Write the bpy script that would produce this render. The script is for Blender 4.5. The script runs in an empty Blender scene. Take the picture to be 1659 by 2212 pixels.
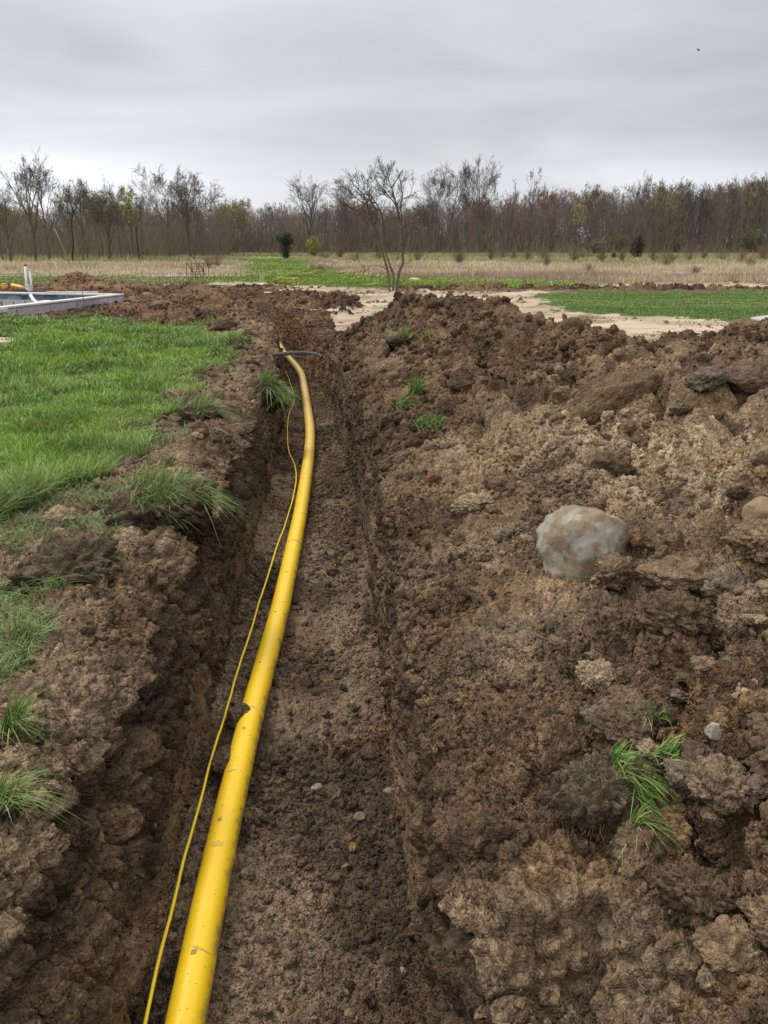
import bpy, bmesh, math, random, time
import numpy as np
T0 = time.time()
R = math.radians
sc = bpy.context.scene
COL = sc.collection

# ------------------------------------------------------------------ camera
PITCH = R(18.85)
F, CX, CY = 1702.0, 829.5, 1106.0            # focal length and centre, in the 1659 x 2212 picture
CAMZ = 1.35
cam = bpy.data.objects.new("camera", bpy.data.cameras.new("camera"))
COL.objects.link(cam)
cam.location = (0, 0, CAMZ)
cam.rotation_euler = (math.pi / 2 - PITCH, 0, 0)
cam.data.sensor_fit = 'VERTICAL'
cam.data.sensor_height = 36
cam.data.lens = 36 * F / 2212
cam.data.clip_start = 0.05
cam.data.clip_end = 3000
sc.camera = cam

# ------------------------------------------------------------------ world, sun, exposure
SUN_EL, SUN_AZ = R(52), R(-50)               # from ahead on the left, behind cloud
world = bpy.data.worlds.new("World")
sc.world = world
world.use_nodes = True
nt = world.node_tree
nt.nodes.clear()
def N(t, **kw):
    n = nt.nodes.new(t)
    for k, v in kw.items():
        setattr(n, k, v)
    return n
L = lambda a, b: nt.links.new(a, b)
out = N('ShaderNodeOutputWorld'); bg = N('ShaderNodeBackground'); L(bg.outputs[0], out.inputs[0])
sky = N('ShaderNodeTexSky'); sky.sky_type = 'NISHITA'; sky.sun_disc = False
sky.sun_elevation = SUN_EL; sky.sun_rotation = SUN_AZ
tc = N('ShaderNodeTexCoord'); sep = N('ShaderNodeSeparateXYZ'); L(tc.outputs['Generated'], sep.inputs[0])
# overcast luminance by elevation
ramp = N('ShaderNodeValToRGB'); ramp.color_ramp.interpolation = 'B_SPLINE'
els = [(0.0, (.74, .755, .79)), (.06, (.66, .675, .71)), (.11, (.55, .565, .60)), (.17, (.43, .445, .48)), (.21, (.46, .475, .505)),
       (.27, (.60, .61, .64)), (.45, (1.05, 1.06, 1.08)), (1.0, (2.2, 2.18, 2.16))]
e = ramp.color_ramp.elements
e[0].position, e[0].color = els[0][0], (*els[0][1], 1)
e[1].position, e[1].color = els[-1][0], (*els[-1][1], 1)
for p_, c_ in els[1:-1]:
    q = e.new(p_); q.color = (*c_, 1)
# soft streaky cloud structure: direction projected on a cloud layer
dz = N('ShaderNodeMath', operation='ADD'); L(sep.outputs['Z'], dz.inputs[0]); dz.inputs[1].default_value = .16
dx = N('ShaderNodeMath', operation='DIVIDE'); L(sep.outputs['X'], dx.inputs[0]); L(dz.outputs[0], dx.inputs[1])
dy = N('ShaderNodeMath', operation='DIVIDE'); L(sep.outputs['Y'], dy.inputs[0]); L(dz.outputs[0], dy.inputs[1])
cmb = N('ShaderNodeCombineXYZ'); L(dx.outputs[0], cmb.inputs[0]); L(dy.outputs[0], cmb.inputs[1])
mp = N('ShaderNodeMapping'); mp.inputs['Scale'].default_value = (.42, 1.0, 1); mp.inputs['Rotation'].default_value = (0, 0, .22)
mp.inputs['Location'].default_value = (2.3, .8, 0)
L(cmb.outputs[0], mp.inputs[0])
nz = N('ShaderNodeTexNoise'); nz.inputs['Scale'].default_value = .62; nz.inputs['Detail'].default_value = 4; nz.inputs['Roughness'].default_value = .45
nz.inputs['Distortion'].default_value = .4
L(mp.outputs[0], nz.inputs['Vector'])
n1 = N('ShaderNodeMapRange'); L(nz.outputs['Fac'], n1.inputs[0]); n1.inputs[1].default_value = .3; n1.inputs[2].default_value = .7
n1.inputs[3].default_value = .82; n1.inputs[4].default_value = 1.24
# brighter towards the left, duller towards the right
ax = N('ShaderNodeMapRange'); L(sep.outputs['X'], ax.inputs[0]); ax.inputs[1].default_value = -.55; ax.inputs[2].default_value = .5
ax.inputs[3].default_value = 1.28; ax.inputs[4].default_value = .88
zsh = N('ShaderNodeMath', operation='MULTIPLY_ADD'); L(nz.outputs['Fac'], zsh.inputs[0]); zsh.inputs[1].default_value = .11
L(sep.outputs['Z'], zsh.inputs[2])
zs2 = N('ShaderNodeMath', operation='SUBTRACT'); L(zsh.outputs[0], zs2.inputs[0]); zs2.inputs[1].default_value = .055
L(zs2.outputs[0], ramp.inputs[0])
mp2 = N('ShaderNodeMapping'); mp2.inputs['Scale'].default_value = (1.5, 1.5, 7.5); mp2.inputs['Rotation'].default_value = (0, .12, 0); L(tc.outputs['Generated'], mp2.inputs[0])
nb2 = N('ShaderNodeTexNoise'); nb2.inputs['Scale'].default_value = 1.5; nb2.inputs['Detail'].default_value = 5; nb2.inputs['Roughness'].default_value = .5; nb2.inputs['Distortion'].default_value = .5
L(mp2.outputs[0], nb2.inputs['Vector'])
n2 = N('ShaderNodeMapRange'); L(nb2.outputs['Fac'], n2.inputs[0]); n2.inputs[1].default_value = .32; n2.inputs[2].default_value = .68; n2.inputs[3].default_value = .86; n2.inputs[4].default_value = 1.16
m0 = N('ShaderNodeMath', operation='MULTIPLY'); L(n1.outputs[0], m0.inputs[0]); L(n2.outputs[0], m0.inputs[1])
m1 = N('ShaderNodeMath', operation='MULTIPLY'); L(m0.outputs[0], m1.inputs[0]); L(ax.outputs[0], m1.inputs[1])
vm = N('ShaderNodeVectorMath', operation='SCALE'); L(ramp.outputs[0], vm.inputs[0]); L(m1.outputs[0], vm.inputs['Scale'])
sk = N('ShaderNodeVectorMath', operation='SCALE'); L(sky.outputs[0], sk.inputs[0]); sk.inputs['Scale'].default_value = .1
mix = N('ShaderNodeMix', data_type='RGBA'); mix.inputs[0].default_value = .94
L(sk.outputs[0], mix.inputs[6]); L(vm.outputs[0], mix.inputs[7])
# below the horizon: dull earth
below = N('ShaderNodeMath', operation='GREATER_THAN'); L(sep.outputs['Z'], below.inputs[0]); below.inputs[1].default_value = -.02
mx2 = N('ShaderNodeMix', data_type='RGBA'); L(below.outputs[0], mx2.inputs[0]); mx2.inputs[6].default_value = (.12, .11, .09, 1)
L(mix.outputs[2], mx2.inputs[7]); L(mx2.outputs[2], bg.inputs[0])
bg.inputs[1].default_value = 1.0

sun = bpy.data.objects.new("sun", bpy.data.lights.new("sun", 'SUN'))
COL.objects.link(sun)
sun.data.energy = 1.5
sun.data.angle = R(14)
sun.data.color = (1, .96, .9)
from mathutils import Vector
sun_dir = Vector((math.sin(SUN_AZ) * math.cos(SUN_EL), math.cos(SUN_AZ) * math.cos(SUN_EL), math.sin(SUN_EL)))
sun.rotation_euler = sun_dir.to_track_quat('Z', 'Y').to_euler()
sun.location = (0, 0, 30)
sc.view_settings.view_transform = 'Standard'
sc.view_settings.look = 'None'
sc.view_settings.exposure = 0.22
sc.view_settings.gamma = 1
sc.cycles.max_bounces = 6
sc.cycles.diffuse_bounces = 3
sc.cycles.transparent_max_bounces = 4

# ------------------------------------------------------------------ helpers
rng = np.random.default_rng(7)
random.seed(7)

def tag(o, label=None, cat=None, group=None, kind=None):
    if label: o['label'] = label
    if cat: o['category'] = cat
    if group: o['group'] = group
    if kind: o['kind'] = kind
    return o

def empty(name, loc, rz=0.0):
    o = bpy.data.objects.new(name, None)
    COL.objects.link(o)
    o.location = loc
    o.rotation_euler = (0, 0, rz)
    o.empty_display_size = .1
    return o

def mesh_data(name, V, faces, col=None, mat=None, smooth=True):
    """V (n,3); faces: list of int arrays (m,3) or (m,4); col (n,3)"""
    me = bpy.data.meshes.new(name)
    V = np.ascontiguousarray(V, dtype=np.float32)
    me.vertices.add(len(V)); me.vertices.foreach_set('co', V.ravel())
    faces = [np.asarray(f, dtype=np.int32) for f in faces if len(f)]
    loops = np.concatenate([f.ravel() for f in faces])
    sizes = np.concatenate([np.full(len(f), f.shape[1], np.int32) for f in faces])
    starts = np.concatenate([[0], np.cumsum(sizes)[:-1]]).astype(np.int32)
    me.loops.add(len(loops)); me.loops.foreach_set('vertex_index', loops)
    me.polygons.add(len(sizes)); me.polygons.foreach_set('loop_start', starts)
    if hasattr(me.polygons[0], 'loop_total'):
        try: me.polygons.foreach_set('loop_total', sizes)
        except Exception: pass
    me.polygons.foreach_set('use_smooth', np.full(len(sizes), bool(smooth)))
    me.update(calc_edges=True)
    if col is not None:
        a = me.color_attributes.new('Col', 'FLOAT_COLOR', 'POINT')
        c4 = np.ones((len(V), 4), np.float32); c4[:, :3] = col
        a.data.foreach_set('color', c4.ravel())
    if mat: me.materials.append(mat)
    return me

def link(name, me, parent=None, loc=None):
    o = bpy.data.objects.new(name, me)
    COL.objects.link(o)
    if parent is not None: o.parent = parent
    if loc is not None: o.location = loc
    return o

def mk(name, V, faces, col=None, mat=None, parent=None, smooth=True, loc=None):
    return link(name, mesh_data(name, V, faces, col, mat, smooth), parent, loc)

# --- noise in numpy
def _h(ix, iy, iz, s):
    with np.errstate(over='ignore'):
        h = (ix.astype(np.uint32) * np.uint32(374761393) + iy.astype(np.uint32) * np.uint32(668265263)
             + iz.astype(np.uint32) * np.uint32(2246822519) + np.uint32((s * 3266489917) & 0xffffffff))
        h = (h ^ (h >> np.uint32(13))) * np.uint32(1274126177)
        h = h ^ (h >> np.uint32(16))
        h = h * np.uint32(2654435761)
        h ^= h >> np.uint32(15)
    return h
def _r(h): return (h & np.uint32(0xffff)).astype(np.float32) / 65535.0

def vnoise(p, seed=0):
    """value noise in [0,1]; p (...,3)"""
    f = np.floor(p); t = (p - f).astype(np.float32); i = f.astype(np.int64) & 0xffffffff
    t = t * t * t * (t * (t * 6 - 15) + 10)
    r = 0
    for a in (0, 1):
        wx = t[..., 0] if a else 1 - t[..., 0]
        for b in (0, 1):
            wy = t[..., 1] if b else 1 - t[..., 1]
            for c in (0, 1):
                wz = t[..., 2] if c else 1 - t[..., 2]
                r = r + wx * wy * wz * _r(_h(i[..., 0] + a, i[..., 1] + b, i[..., 2] + c, seed))
    return r

def fbm(p, seed=0, octs=4, gain=.5, lac=2.03):
    s, a, tot = 0, 1.0, 0
    for k in range(octs):
        s = s + a * vnoise(p, seed + k * 17); tot += a
        p = p * lac + 11.3; a *= gain
    return s / tot

def worley(p, seed=0):
    """returns F1, F2, cell random"""
    f = np.floor(p); fr = (p - f).astype(np.float32); i = f.astype(np.int64)
    sh = p.shape[:-1]
    F1 = np.full(sh, 9.0, np.float32); F2 = F1.copy(); cr = np.zeros(sh, np.float32)
    for a in (-1, 0, 1):
        for b in (-1, 0, 1):
            for c in (-1, 0, 1):
                h = _h((i[..., 0] + a) & 0xffffffff, (i[..., 1] + b) & 0xffffffff, (i[..., 2] + c) & 0xffffffff, seed)
                jx = (h & np.uint32(1023)).astype(np.float32) / 1023
                jy = ((h >> np.uint32(10)) & np.uint32(1023)).astype(np.float32) / 1023
                jz = ((h >> np.uint32(20)) & np.uint32(1023)).astype(np.float32) / 1023
                d = (a + jx - fr[..., 0]) ** 2 + (b + jy - fr[..., 1]) ** 2 + (c + jz - fr[..., 2]) ** 2
                m = d < F1
                F2 = np.where(m, F1, np.minimum(F2, d))
                cr = np.where(m, jx * .5 + jz * .5, cr)
                F1 = np.where(m, d, F1)
    return np.sqrt(F1), np.sqrt(F2), cr

def smooth01(a, b, x):
    t = np.clip((x - a) / (b - a), 0, 1)
    return t * t * (3 - 2 * t)

def lumps(p, seed):
    """rounded clods separated by cracks, about 0..1; and a random value per clod"""
    F1, F2, cr = worley(p, seed)
    dome = np.sqrt(np.clip(1 - (F1 / .95) ** 2, 0, 1))
    crack = smooth01(0, .22, F2 - F1)
    return dome * (.35 + .65 * crack) * (.55 + .45 * cr), cr

def gp(px, py, z=0.0):
    """point of the horizontal plane z seen at picture position px, py"""
    u, v = (px - CX) / F, (py - CY) / F
    dy_ = math.cos(PITCH) - v * math.sin(PITCH)
    dz_ = -math.sin(PITCH) - v * math.cos(PITCH)
    k = (z - CAMZ) / dz_
    return np.array([u * k, dy_ * k, z])

def pip(X, Y, poly):
    ins = np.zeros(X.shape, bool)
    n = len(poly)
    for i in range(n):
        x1, y1 = poly[i]; x2, y2 = poly[(i + 1) % n]
        if y1 == y2: continue
        c = ((y1 > Y) != (y2 > Y)) & (X < (x2 - x1) * (Y - y1) / (y2 - y1) + x1)
        ins ^= c
    return ins
def poly_of(pts): return [tuple(gp(x, y)[:2]) for x, y in pts]

# --- materials
def mat_nodes(name):
    m = bpy.data.materials.new(name); m.use_nodes = True
    t = m.node_tree; t.nodes.clear()
    o = t.nodes.new('ShaderNodeOutputMaterial'); b = t.nodes.new('ShaderNodeBsdfPrincipled')
    t.links.new(b.outputs[0], o.inputs[0])
    return m, t, b

def mat_attr(name, rough=.9, nscale=60, lo=.75, hi=1.25, bump=0.0, bscale=200, bdist=.004, spec=.3, two=None, tint=0.0):
    """base colour from the mesh's own colour attribute, broken up by noise; optional bump"""
    m, t, b = mat_nodes(name)
    l = t.links.new
    at = t.nodes.new('ShaderNodeAttribute'); at.attribute_name = 'Col'
    geo = t.nodes.new('ShaderNodeNewGeometry')
    n = t.nodes.new('ShaderNodeTexNoise'); n.inputs['Scale'].default_value = nscale; n.inputs['Detail'].default_value = 4
    l(geo.outputs['Position'], n.inputs['Vector'])
    mr = t.nodes.new('ShaderNodeMapRange'); mr.inputs[1].default_value = .3; mr.inputs[2].default_value = .7
    mr.inputs[3].default_value = lo; mr.inputs[4].default_value = hi
    l(n.outputs['Fac'], mr.inputs[0])
    fac = mr.outputs[0]
    if two:
        n2 = t.nodes.new('ShaderNodeTexNoise'); n2.inputs['Scale'].default_value = two; n2.inputs['Detail'].default_value = 3
        l(geo.outputs['Position'], n2.inputs['Vector'])
        mr2 = t.nodes.new('ShaderNodeMapRange'); mr2.inputs[1].default_value = .3; mr2.inputs[2].default_value = .7
        mr2.inputs[3].default_value = lo; mr2.inputs[4].default_value = hi
        l(n2.outputs['Fac'], mr2.inputs[0])
        mm = t.nodes.new('ShaderNodeMath'); mm.operation = 'MULTIPLY'; l(fac, mm.inputs[0]); l(mr2.outputs[0], mm.inputs[1]); fac = mm.outputs[0]
    if tint:
        oi = t.nodes.new('ShaderNodeObjectInfo')
        mr3 = t.nodes.new('ShaderNodeMapRange'); mr3.inputs[3].default_value = 1 - tint; mr3.inputs[4].default_value = 1 + tint
        l(oi.outputs['Random'], mr3.inputs[0])
        mm = t.nodes.new('ShaderNodeMath'); mm.operation = 'MULTIPLY'; l(fac, mm.inputs[0]); l(mr3.outputs[0], mm.inputs[1]); fac = mm.outputs[0]
    vs = t.nodes.new('ShaderNodeVectorMath'); vs.operation = 'SCALE'
    l(at.outputs['Color'], vs.inputs[0]); l(fac, vs.inputs['Scale'])
    l(vs.outputs[0], b.inputs['Base Color'])
    b.inputs['Roughness'].default_value = rough
    b.inputs['Specular IOR Level'].default_value = spec
    if bump:
        n3 = t.nodes.new('ShaderNodeTexNoise'); n3.inputs['Scale'].default_value = bscale; n3.inputs['Detail'].default_value = 3
        n3.inputs['Roughness'].default_value = .65
        l(geo.outputs['Position'], n3.inputs['Vector'])
        bp = t.nodes.new('ShaderNodeBump'); bp.inputs['Strength'].default_value = bump; bp.inputs['Distance'].default_value = bdist
        l(n3.outputs['Fac'], bp.inputs['Height']); l(bp.outputs[0], b.inputs['Normal'])
    return m

def mat_soil(name='soil', const=None):
    """granular soil: crumbs of two sizes as relief and as slight colour change, strong where Col alpha says dirt"""
    m, t, b = mat_nodes(name); l = t.links.new
    def nn(ty, **kw):
        n = t.nodes.new(ty)
        for k, v in kw.items(): setattr(n, k, v)
        return n
    at = nn('ShaderNodeAttribute'); at.attribute_name = 'Col'
    ga = nn('ShaderNodeAttribute'); ga.attribute_name = 'grain'
    if const is not None:
        ga = nn('ShaderNodeValue'); ga.outputs[0].default_value = const; ga.outputs[0].name = 'Fac'
    geo = nn('ShaderNodeNewGeometry')
    dn = nn('ShaderNodeTexNoise'); dn.inputs['Scale'].default_value = 38; dn.inputs['Detail'].default_value = 3; l(geo.outputs['Position'], dn.inputs['Vector'])
    dv = nn('ShaderNodeVectorMath', operation='MULTIPLY_ADD'); l(dn.outputs['Color'], dv.inputs[0]); dv.inputs[1].default_value = (.016, .016, .016); l(geo.outputs['Position'], dv.inputs[2])
    hs = None; cs_ = None
    for sc_, am, cl in ((48, 1.0, .22), (115, .5, .22), (260, .22, .18)):
        v = nn('ShaderNodeTexVoronoi'); v.inputs['Scale'].default_value = sc_; l(dv.outputs[0], v.inputs['Vector'])
        h = nn('ShaderNodeMath', operation='MULTIPLY'); l(v.outputs['Distance'], h.inputs[0]); h.inputs[1].default_value = -am
        if hs is None: hs = h.outputs[0]
        else:
            a = nn('ShaderNodeMath', operation='ADD'); l(hs, a.inputs[0]); l(h.outputs[0], a.inputs[1]); hs = a.outputs[0]
        sp = nn('ShaderNodeSeparateColor'); l(v.outputs['Color'], sp.inputs[0])
        r = nn('ShaderNodeMapRange'); r.inputs[3].default_value = 1 - cl; r.inputs[4].default_value = 1 + cl; l(sp.outputs[0], r.inputs[0])
        if cs_ is None: cs_ = r.outputs[0]
        else:
            a = nn('ShaderNodeMath', operation='MULTIPLY'); l(cs_, a.inputs[0]); l(r.outputs[0], a.inputs[1]); cs_ = a.outputs[0]
    n1_ = nn('ShaderNodeTexNoise'); n1_.inputs['Scale'].default_value = 22; n1_.inputs['Detail'].default_value = 6; n1_.inputs['Roughness'].default_value = .65; l(geo.outputs['Position'], n1_.inputs['Vector'])
    r1 = nn('ShaderNodeMapRange'); r1.inputs[1].default_value = .3; r1.inputs[2].default_value = .7; r1.inputs[3].default_value = .72; r1.inputs[4].default_value = 1.28; l(n1_.outputs['Fac'], r1.inputs[0])
    a = nn('ShaderNodeMath', operation='MULTIPLY'); l(cs_, a.inputs[0]); l(r1.outputs[0], a.inputs[1]); cs_ = a.outputs[0]
    fm = nn('ShaderNodeMix'); l(ga.outputs[0 if const is not None else 'Fac'], fm.inputs[0]); fm.inputs[2].default_value = 1; l(cs_, fm.inputs[3])
    vs = nn('ShaderNodeVectorMath', operation='SCALE'); l(at.outputs['Color'], vs.inputs[0]); l(fm.outputs[0], vs.inputs['Scale'])
    l(vs.outputs[0], b.inputs['Base Color']); b.inputs['Roughness'].default_value = .93; b.inputs['Specular IOR Level'].default_value = .2
    bp = nn('ShaderNodeBump'); bp.inputs['Distance'].default_value = .030
    hn = nn('ShaderNodeMath', operation='MULTIPLY_ADD'); l(n1_.outputs['Fac'], hn.inputs[0]); hn.inputs[1].default_value = .8; l(hs, hn.inputs[2])
    l(hn.outputs[0], bp.inputs['Height'])
    sg = nn('ShaderNodeMath', operation='MULTIPLY_ADD'); l(ga.outputs[0 if const is not None else 'Fac'], sg.inputs[0]); sg.inputs[1].default_value = .75; sg.inputs[2].default_value = .12
    l(sg.outputs[0], bp.inputs['Strength']); l(bp.outputs[0], b.inputs['Normal'])
    return m
M_soil = mat_soil()
M_lump = mat_soil('lump_soil', 1.0)
M_clod = mat_attr('clod', .95, 70, .75, 1.25, .8, 200, .008, .2, two=300)
M_grass = mat_attr('grass_blades', .55, 3, .8, 1.2, 0, spec=.3)
M_bark = mat_attr('bark', .9, 25, .8, 1.2, 0, spec=.1, tint=.15)
M_plain = mat_attr('weathered', .6, 9, .82, 1.15, .2, 60, .002, .35)
M_stone = mat_attr('stone', .8, 30, .85, 1.15, .6, 90, .006, .3, two=150)

def c3(*a): return np.array(a, np.float32)
SOIL_L, SOIL_M, SOIL_D = c3(.46, .335, .212), c3(.250, .168, .100), c3(.058, .038, .024)
SOIL_O, SOIL_G, SOIL_R = c3(.320, .190, .085), c3(.290, .222, .155), c3(.160, .075, .045)

# ------------------------------------------------------------------ the ground: one warped grid
cY = np.array([-4, 0, 1.5, 2.7, 4.8, 6.4, 9.2, 11, 13, 17, 20, 24, 60, 700.])
cXc = np.array([-.1, -.2, -.27, -.35, -.485, -.61, -.90, -1.15, -1.52, -2.45, -3.3, -3.5, -3.5, -3.5])
def centre(Y): return np.interp(Y, cY, cXc)
def halfw(Y): return np.interp(Y, [0, 4.8, 6.4, 9.2, 16], [.37, .38, .35, .29, .24])
def depth(Y): return .6 * (1 - smooth01(15.5, 18.5, Y))

# spoil bank cross-section by distance right of the trench lip
PT = np.array([0, .10, .28, .6, 1.0, 1.5, 2.2, 3.0, 4.2, 5.2, 9.])
PZ = np.array([-.04, .03, .10, .19, .33, .47, .58, .64, .64, .46, .0])
CR_X = np.array([-1.2, -.6, -.2, .4, 1.2, 1.6, 2.2, 2.8, 3.4, 4.2, 6])      # far end of the bank, by X
CR_Y = np.array([11.9, 11.7, 11.4, 11.0, 10.3, 8.9, 7.9, 7.9, 8.7, 9.4, 10.2])
def bank(t, X, Y):
    p = np.interp(t, PT, PZ)
    amp = np.interp(Y, [-3, 3, 6, 8, 9.5], [.9, 1.0, .97, 1.05, 1.12])
    xr = np.interp(Y, [0, 5, 7, 8.5, 10.5], [1, 1.05, 1.25, 1.75, 2.3])         # the bank crowds towards the trench at its far end
    xr = 1 + (xr - 1) * smooth01(2.2, 1.0, X)
    p2 = np.interp(t * xr, PT, PZ)
    amp = amp * (1 - .17 * smooth01(2.7, 3.4, X) * smooth01(5, 6.5, Y)) * (1 - .22 * np.exp(-((X - 2.5) / .8) ** 2) * smooth01(5, 7, Y))
    p2 = np.where(p2 > 0, p2 * amp, p2)
    ye = np.interp(X, CR_X, CR_Y)
    k = 1 - smooth01(ye - 1.1, ye + .35, Y)
    lowz = np.interp(t, [0, .06, .2, 1], [-.05, -.01, 0, 0])
    return np.where(p2 > lowz, lowz + (p2 - lowz) * k, p2 * k + lowz * (1 - k))

def grow(a, b, f):
    r = [a]
    while r[-1] < b: r.append(r[-1] + f(r[-1]))
    return r
rows = list(np.arange(-3.0, .3, .12)) + grow(.3, 18, lambda y: .0038 * math.hypot(y, 1.3)) + grow(18.1, 34, lambda y: .0042 * y) + grow(34.2, 900, lambda y: .012 * y)
Yr = np.array(rows, np.float32); nR = len(Yr)
nL, nWL, nF, nWR, nRt = 340, 64, 150, 70, 460
uL = np.linspace(1, 0, nL, endpoint=False) ** 1.25
uR = (np.arange(1, nRt + 1) / nRt) ** 1.2
Tl = 1.5 + .78 * np.clip(Yr, 0, None); Tr = 1.9 + .78 * np.clip(Yr, 0, None)
c_, w_, d_ = centre(Yr), halfw(Yr), depth(Yr)
nC = nL + nWL + nF + nWR + nRt
# irregular lips
lipn = (fbm(np.stack([Yr * 2.2, Yr * 0, Yr * 0], -1), 3, 4) - .5) * .16 * smooth01(19, 15, Yr)
lipm = (fbm(np.stack([Yr * 2.0, Yr * 0 + 9, Yr * 0], -1), 5, 4) - .5) * .10
X = np.zeros((nR, nC), np.float32); Z = np.zeros_like(X); S = np.zeros_like(X)      # S: distance from the lip (+right, -left)
Yg = np.repeat(Yr[:, None], nC, 1).astype(np.float32)
xl = c_ - w_ - np.interp(Yr, [0, 5, 8, 12], [.17, .13, .08, .05]) + lipn; xr_ = c_ + w_ + np.interp(Yr, [0, 3, 6, 12], [.05, .07, .13, .10]) + lipm
K = 0
tl = uL[None, :] * Tl[:, None]
X[:, :nL] = xl[:, None] - tl; S[:, :nL] = -tl
K = nL
s = np.linspace(0, 1, nWL, endpoint=False)[None, :]
X[:, K:K+nWL] = (c_ - w_)[:, None] + (xl - c_ + w_)[:, None] * (1 - s) ** 1.7
Z[:, K:K+nWL] = -d_[:, None] * s
wallL = slice(K, K + nWL); K += nWL
s = np.linspace(0, 1, nF, endpoint=False)[None, :]
X[:, K:K+nF] = (c_ - w_)[:, None] + 2 * w_[:, None] * s
floor_ = slice(K, K + nF); K += nF
s = np.linspace(0, 1, nWR, endpoint=False)[None, :]
zr0 = bank(np.zeros(nR), xr_, Yr)
zr0 = np.maximum(zr0, -d_)
X[:, K:K+nWR] = (c_ + w_)[:, None] + (xr_ - c_ - w_)[:, None] * s ** 1.5
Z[:, K:K+nWR] = -d_[:, None] + (zr0 + d_)[:, None] * s
wallR = slice(K, K + nWR); K += nWR
right = slice(K, nC)
tr = uR[None, :] * Tr[:, None]
X[:, right] = xr_[:, None] + tr; S[:, right] = tr
Z[:, right] = np.maximum(bank(tr, X[:, right], Yg[:, right]), -d_[:, None] - .001)
P0 = np.stack([X, Yg, np.zeros_like(X)], -1)

for hx, hy, hz, hr_, hd in ((1405, 1580, .22, .085, .11), (1330, 1980, .16, .12, .15), (1545, 1690, .30, .07, .10), (1190, 1720, .05, .06, .08), (1560, 1930, .28, .07, .11), (1480, 2120, .20, .08, .12), (1200, 2080, .05, .09, .10), (1100, 900, .5, .16, .08), (820, 860, .2, .12, .06),
                            (1430, 905, .5, .14, .10), (1480, 1010, .45, .12, .07), (870, 1120, .1, .10, .06), (1000, 955, .35, .16, .12), (1590, 1110, .4, .10, .07), (1100, 745, .55, .22, .10), (1250, 830, .5, .2, .10)):
    g_ = gp(hx, hy, hz)
    Z[:, right] -= (hd * np.exp(-((X[:, right] - g_[0]) ** 2 + ((Yg[:, right] - g_[1]) * .8) ** 2) / hr_ ** 2)).astype(np.float32)
# floor: slightly dished, with crumbs against the walls
fs = (X[:, floor_] - c_[:, None]) / w_[:, None]
Z[:, floor_] = -d_[:, None] + .05 * np.abs(fs) ** 3 * smooth01(20, 17, Yr)[:, None] + .02 * (fbm(P0[:, floor_] * 3, 21, 3) - .5)
Z[:, wallL][:, :] += 0
# left bank: thin spoil over the grass edge, rounded lip
tlL = -S[:, :nL]
nearL = smooth01(13, 9, Yg[:, :nL])
farL = smooth01(8.5, 11, Yg[:, :nL]) * smooth01(19, 16, Yg[:, :nL])
Z[:, :nL] = (.085 * np.exp(-((tlL - .28) / .22) ** 2) - .07 * np.exp(-(tlL / .07) ** 2)) * nearL + farL * .13 * np.exp(-((tlL - .25) / .5) ** 2)
Z[:, wallL] += (-.07 * nearL[:, :1] + .10 * farL[:, :1]) * (1 - np.linspace(0, 1, nWL)[None, :])
Z[:, wallL] = np.maximum(Z[:, wallL], -d_[:, None] + .05)

# lawn and field relief
wx = (fbm(np.stack([X * .5, Yg * .5, X * 0], -1), 31, 3) - .5)
Z += np.where(np.abs(S) > .3, 1, 0) * wx * .05 * smooth01(.3, 3, np.abs(S)) * smooth01(900, 30, Yg)
Z -= smooth01(160, 420, Yg) * 2.0

# zones, as plots of ground (metres)
warp = (fbm(np.stack([X * 1.3, Yg * 1.3, X * 0], -1), 41, 3) - .5)
warp2 = (fbm(np.stack([X * 1.3, Yg * 1.3, X * 0 + 5], -1), 43, 3) - .5)
sc_w = np.clip(Yg * .10, .12, 2.5)
wr3 = fbm(np.stack([X * 4, Yg * 4, X * 0 + 2], -1), 45, 3) - .5
wr4 = fbm(np.stack([X * .35, Yg * .35, X * 0 + 2], -1), 46, 3) - .5
Xw, Yw = X + warp * sc_w + wr3 * sc_w * .9 + wr4 * sc_w * 1.5 * (Yg > 12), Yg + warp2 * sc_w + wr3 * sc_w * .9 + wr4 * sc_w * .8 * (Yg > 12)
Zn = np.zeros(X.shape, np.int8)                 # 0 sandy track
LAWN_L = [(-1500, 688), (-300, 688), (0, 688), (200, 697), (400, 712), (530, 720), (508, 775), (440, 815), (395, 860), (330, 935), (200, 1030), (140, 1070), (60, 1110), (-40, 1180), (-400, 1420), (-1600, 2200), (-3000, 2400), (-4000, 900)]
LAWN_R = [(1120, 640), (1240, 631), (1659, 628), (2400, 628), (2600, 700), (1800, 712), (1640, 706), (1560, 692), (1290, 679), (1190, 660)]
MEADOW = [(505, 560), (560, 556), (640, 556), (668, 576), (800, 594), (1000, 604), (1300, 613), (1310, 621), (1100, 627), (850, 626), (700, 616), (600, 611), (380, 608), (330, 602), (500, 596)]
DRYL = [(-600, 604), (0, 596), (30, 592), (300, 594), (400, 600), (500, 598), (520, 580), (500, 566), (300, 567), (30, 569), (-700, 569)]
DRYR = [(660, 575), (800, 593), (1000, 603), (1310, 612), (2700, 618), (2700, 578), (1500, 573), (1200, 571), (900, 571), (700, 572)]
GREENL = [(-900, 640), (-900, 606), (0, 590), (480, 598), (440, 610), (330, 618), (180, 612), (0, 624)]
DIRT_A = [(330, 622), (560, 618), (650, 640), (730, 655), (700, 690), (640, 720), (560, 735), (530, 722), (470, 716), (390, 708), (300, 700), (200, 694), (0, 692), (-900, 720), (-900, 618), (0, 618), (200, 612)]
RIDGE = [(870, 624), (1200, 624), (1659, 622), (2600, 622), (2600, 627), (1659, 629), (1240, 631), (1000, 630), (860, 628)]
far = Yg > 30
Zn[Yg > 33] = 5                                # rough field
Zn[(Yg > 95)] = 6                               # wood floor
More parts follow.
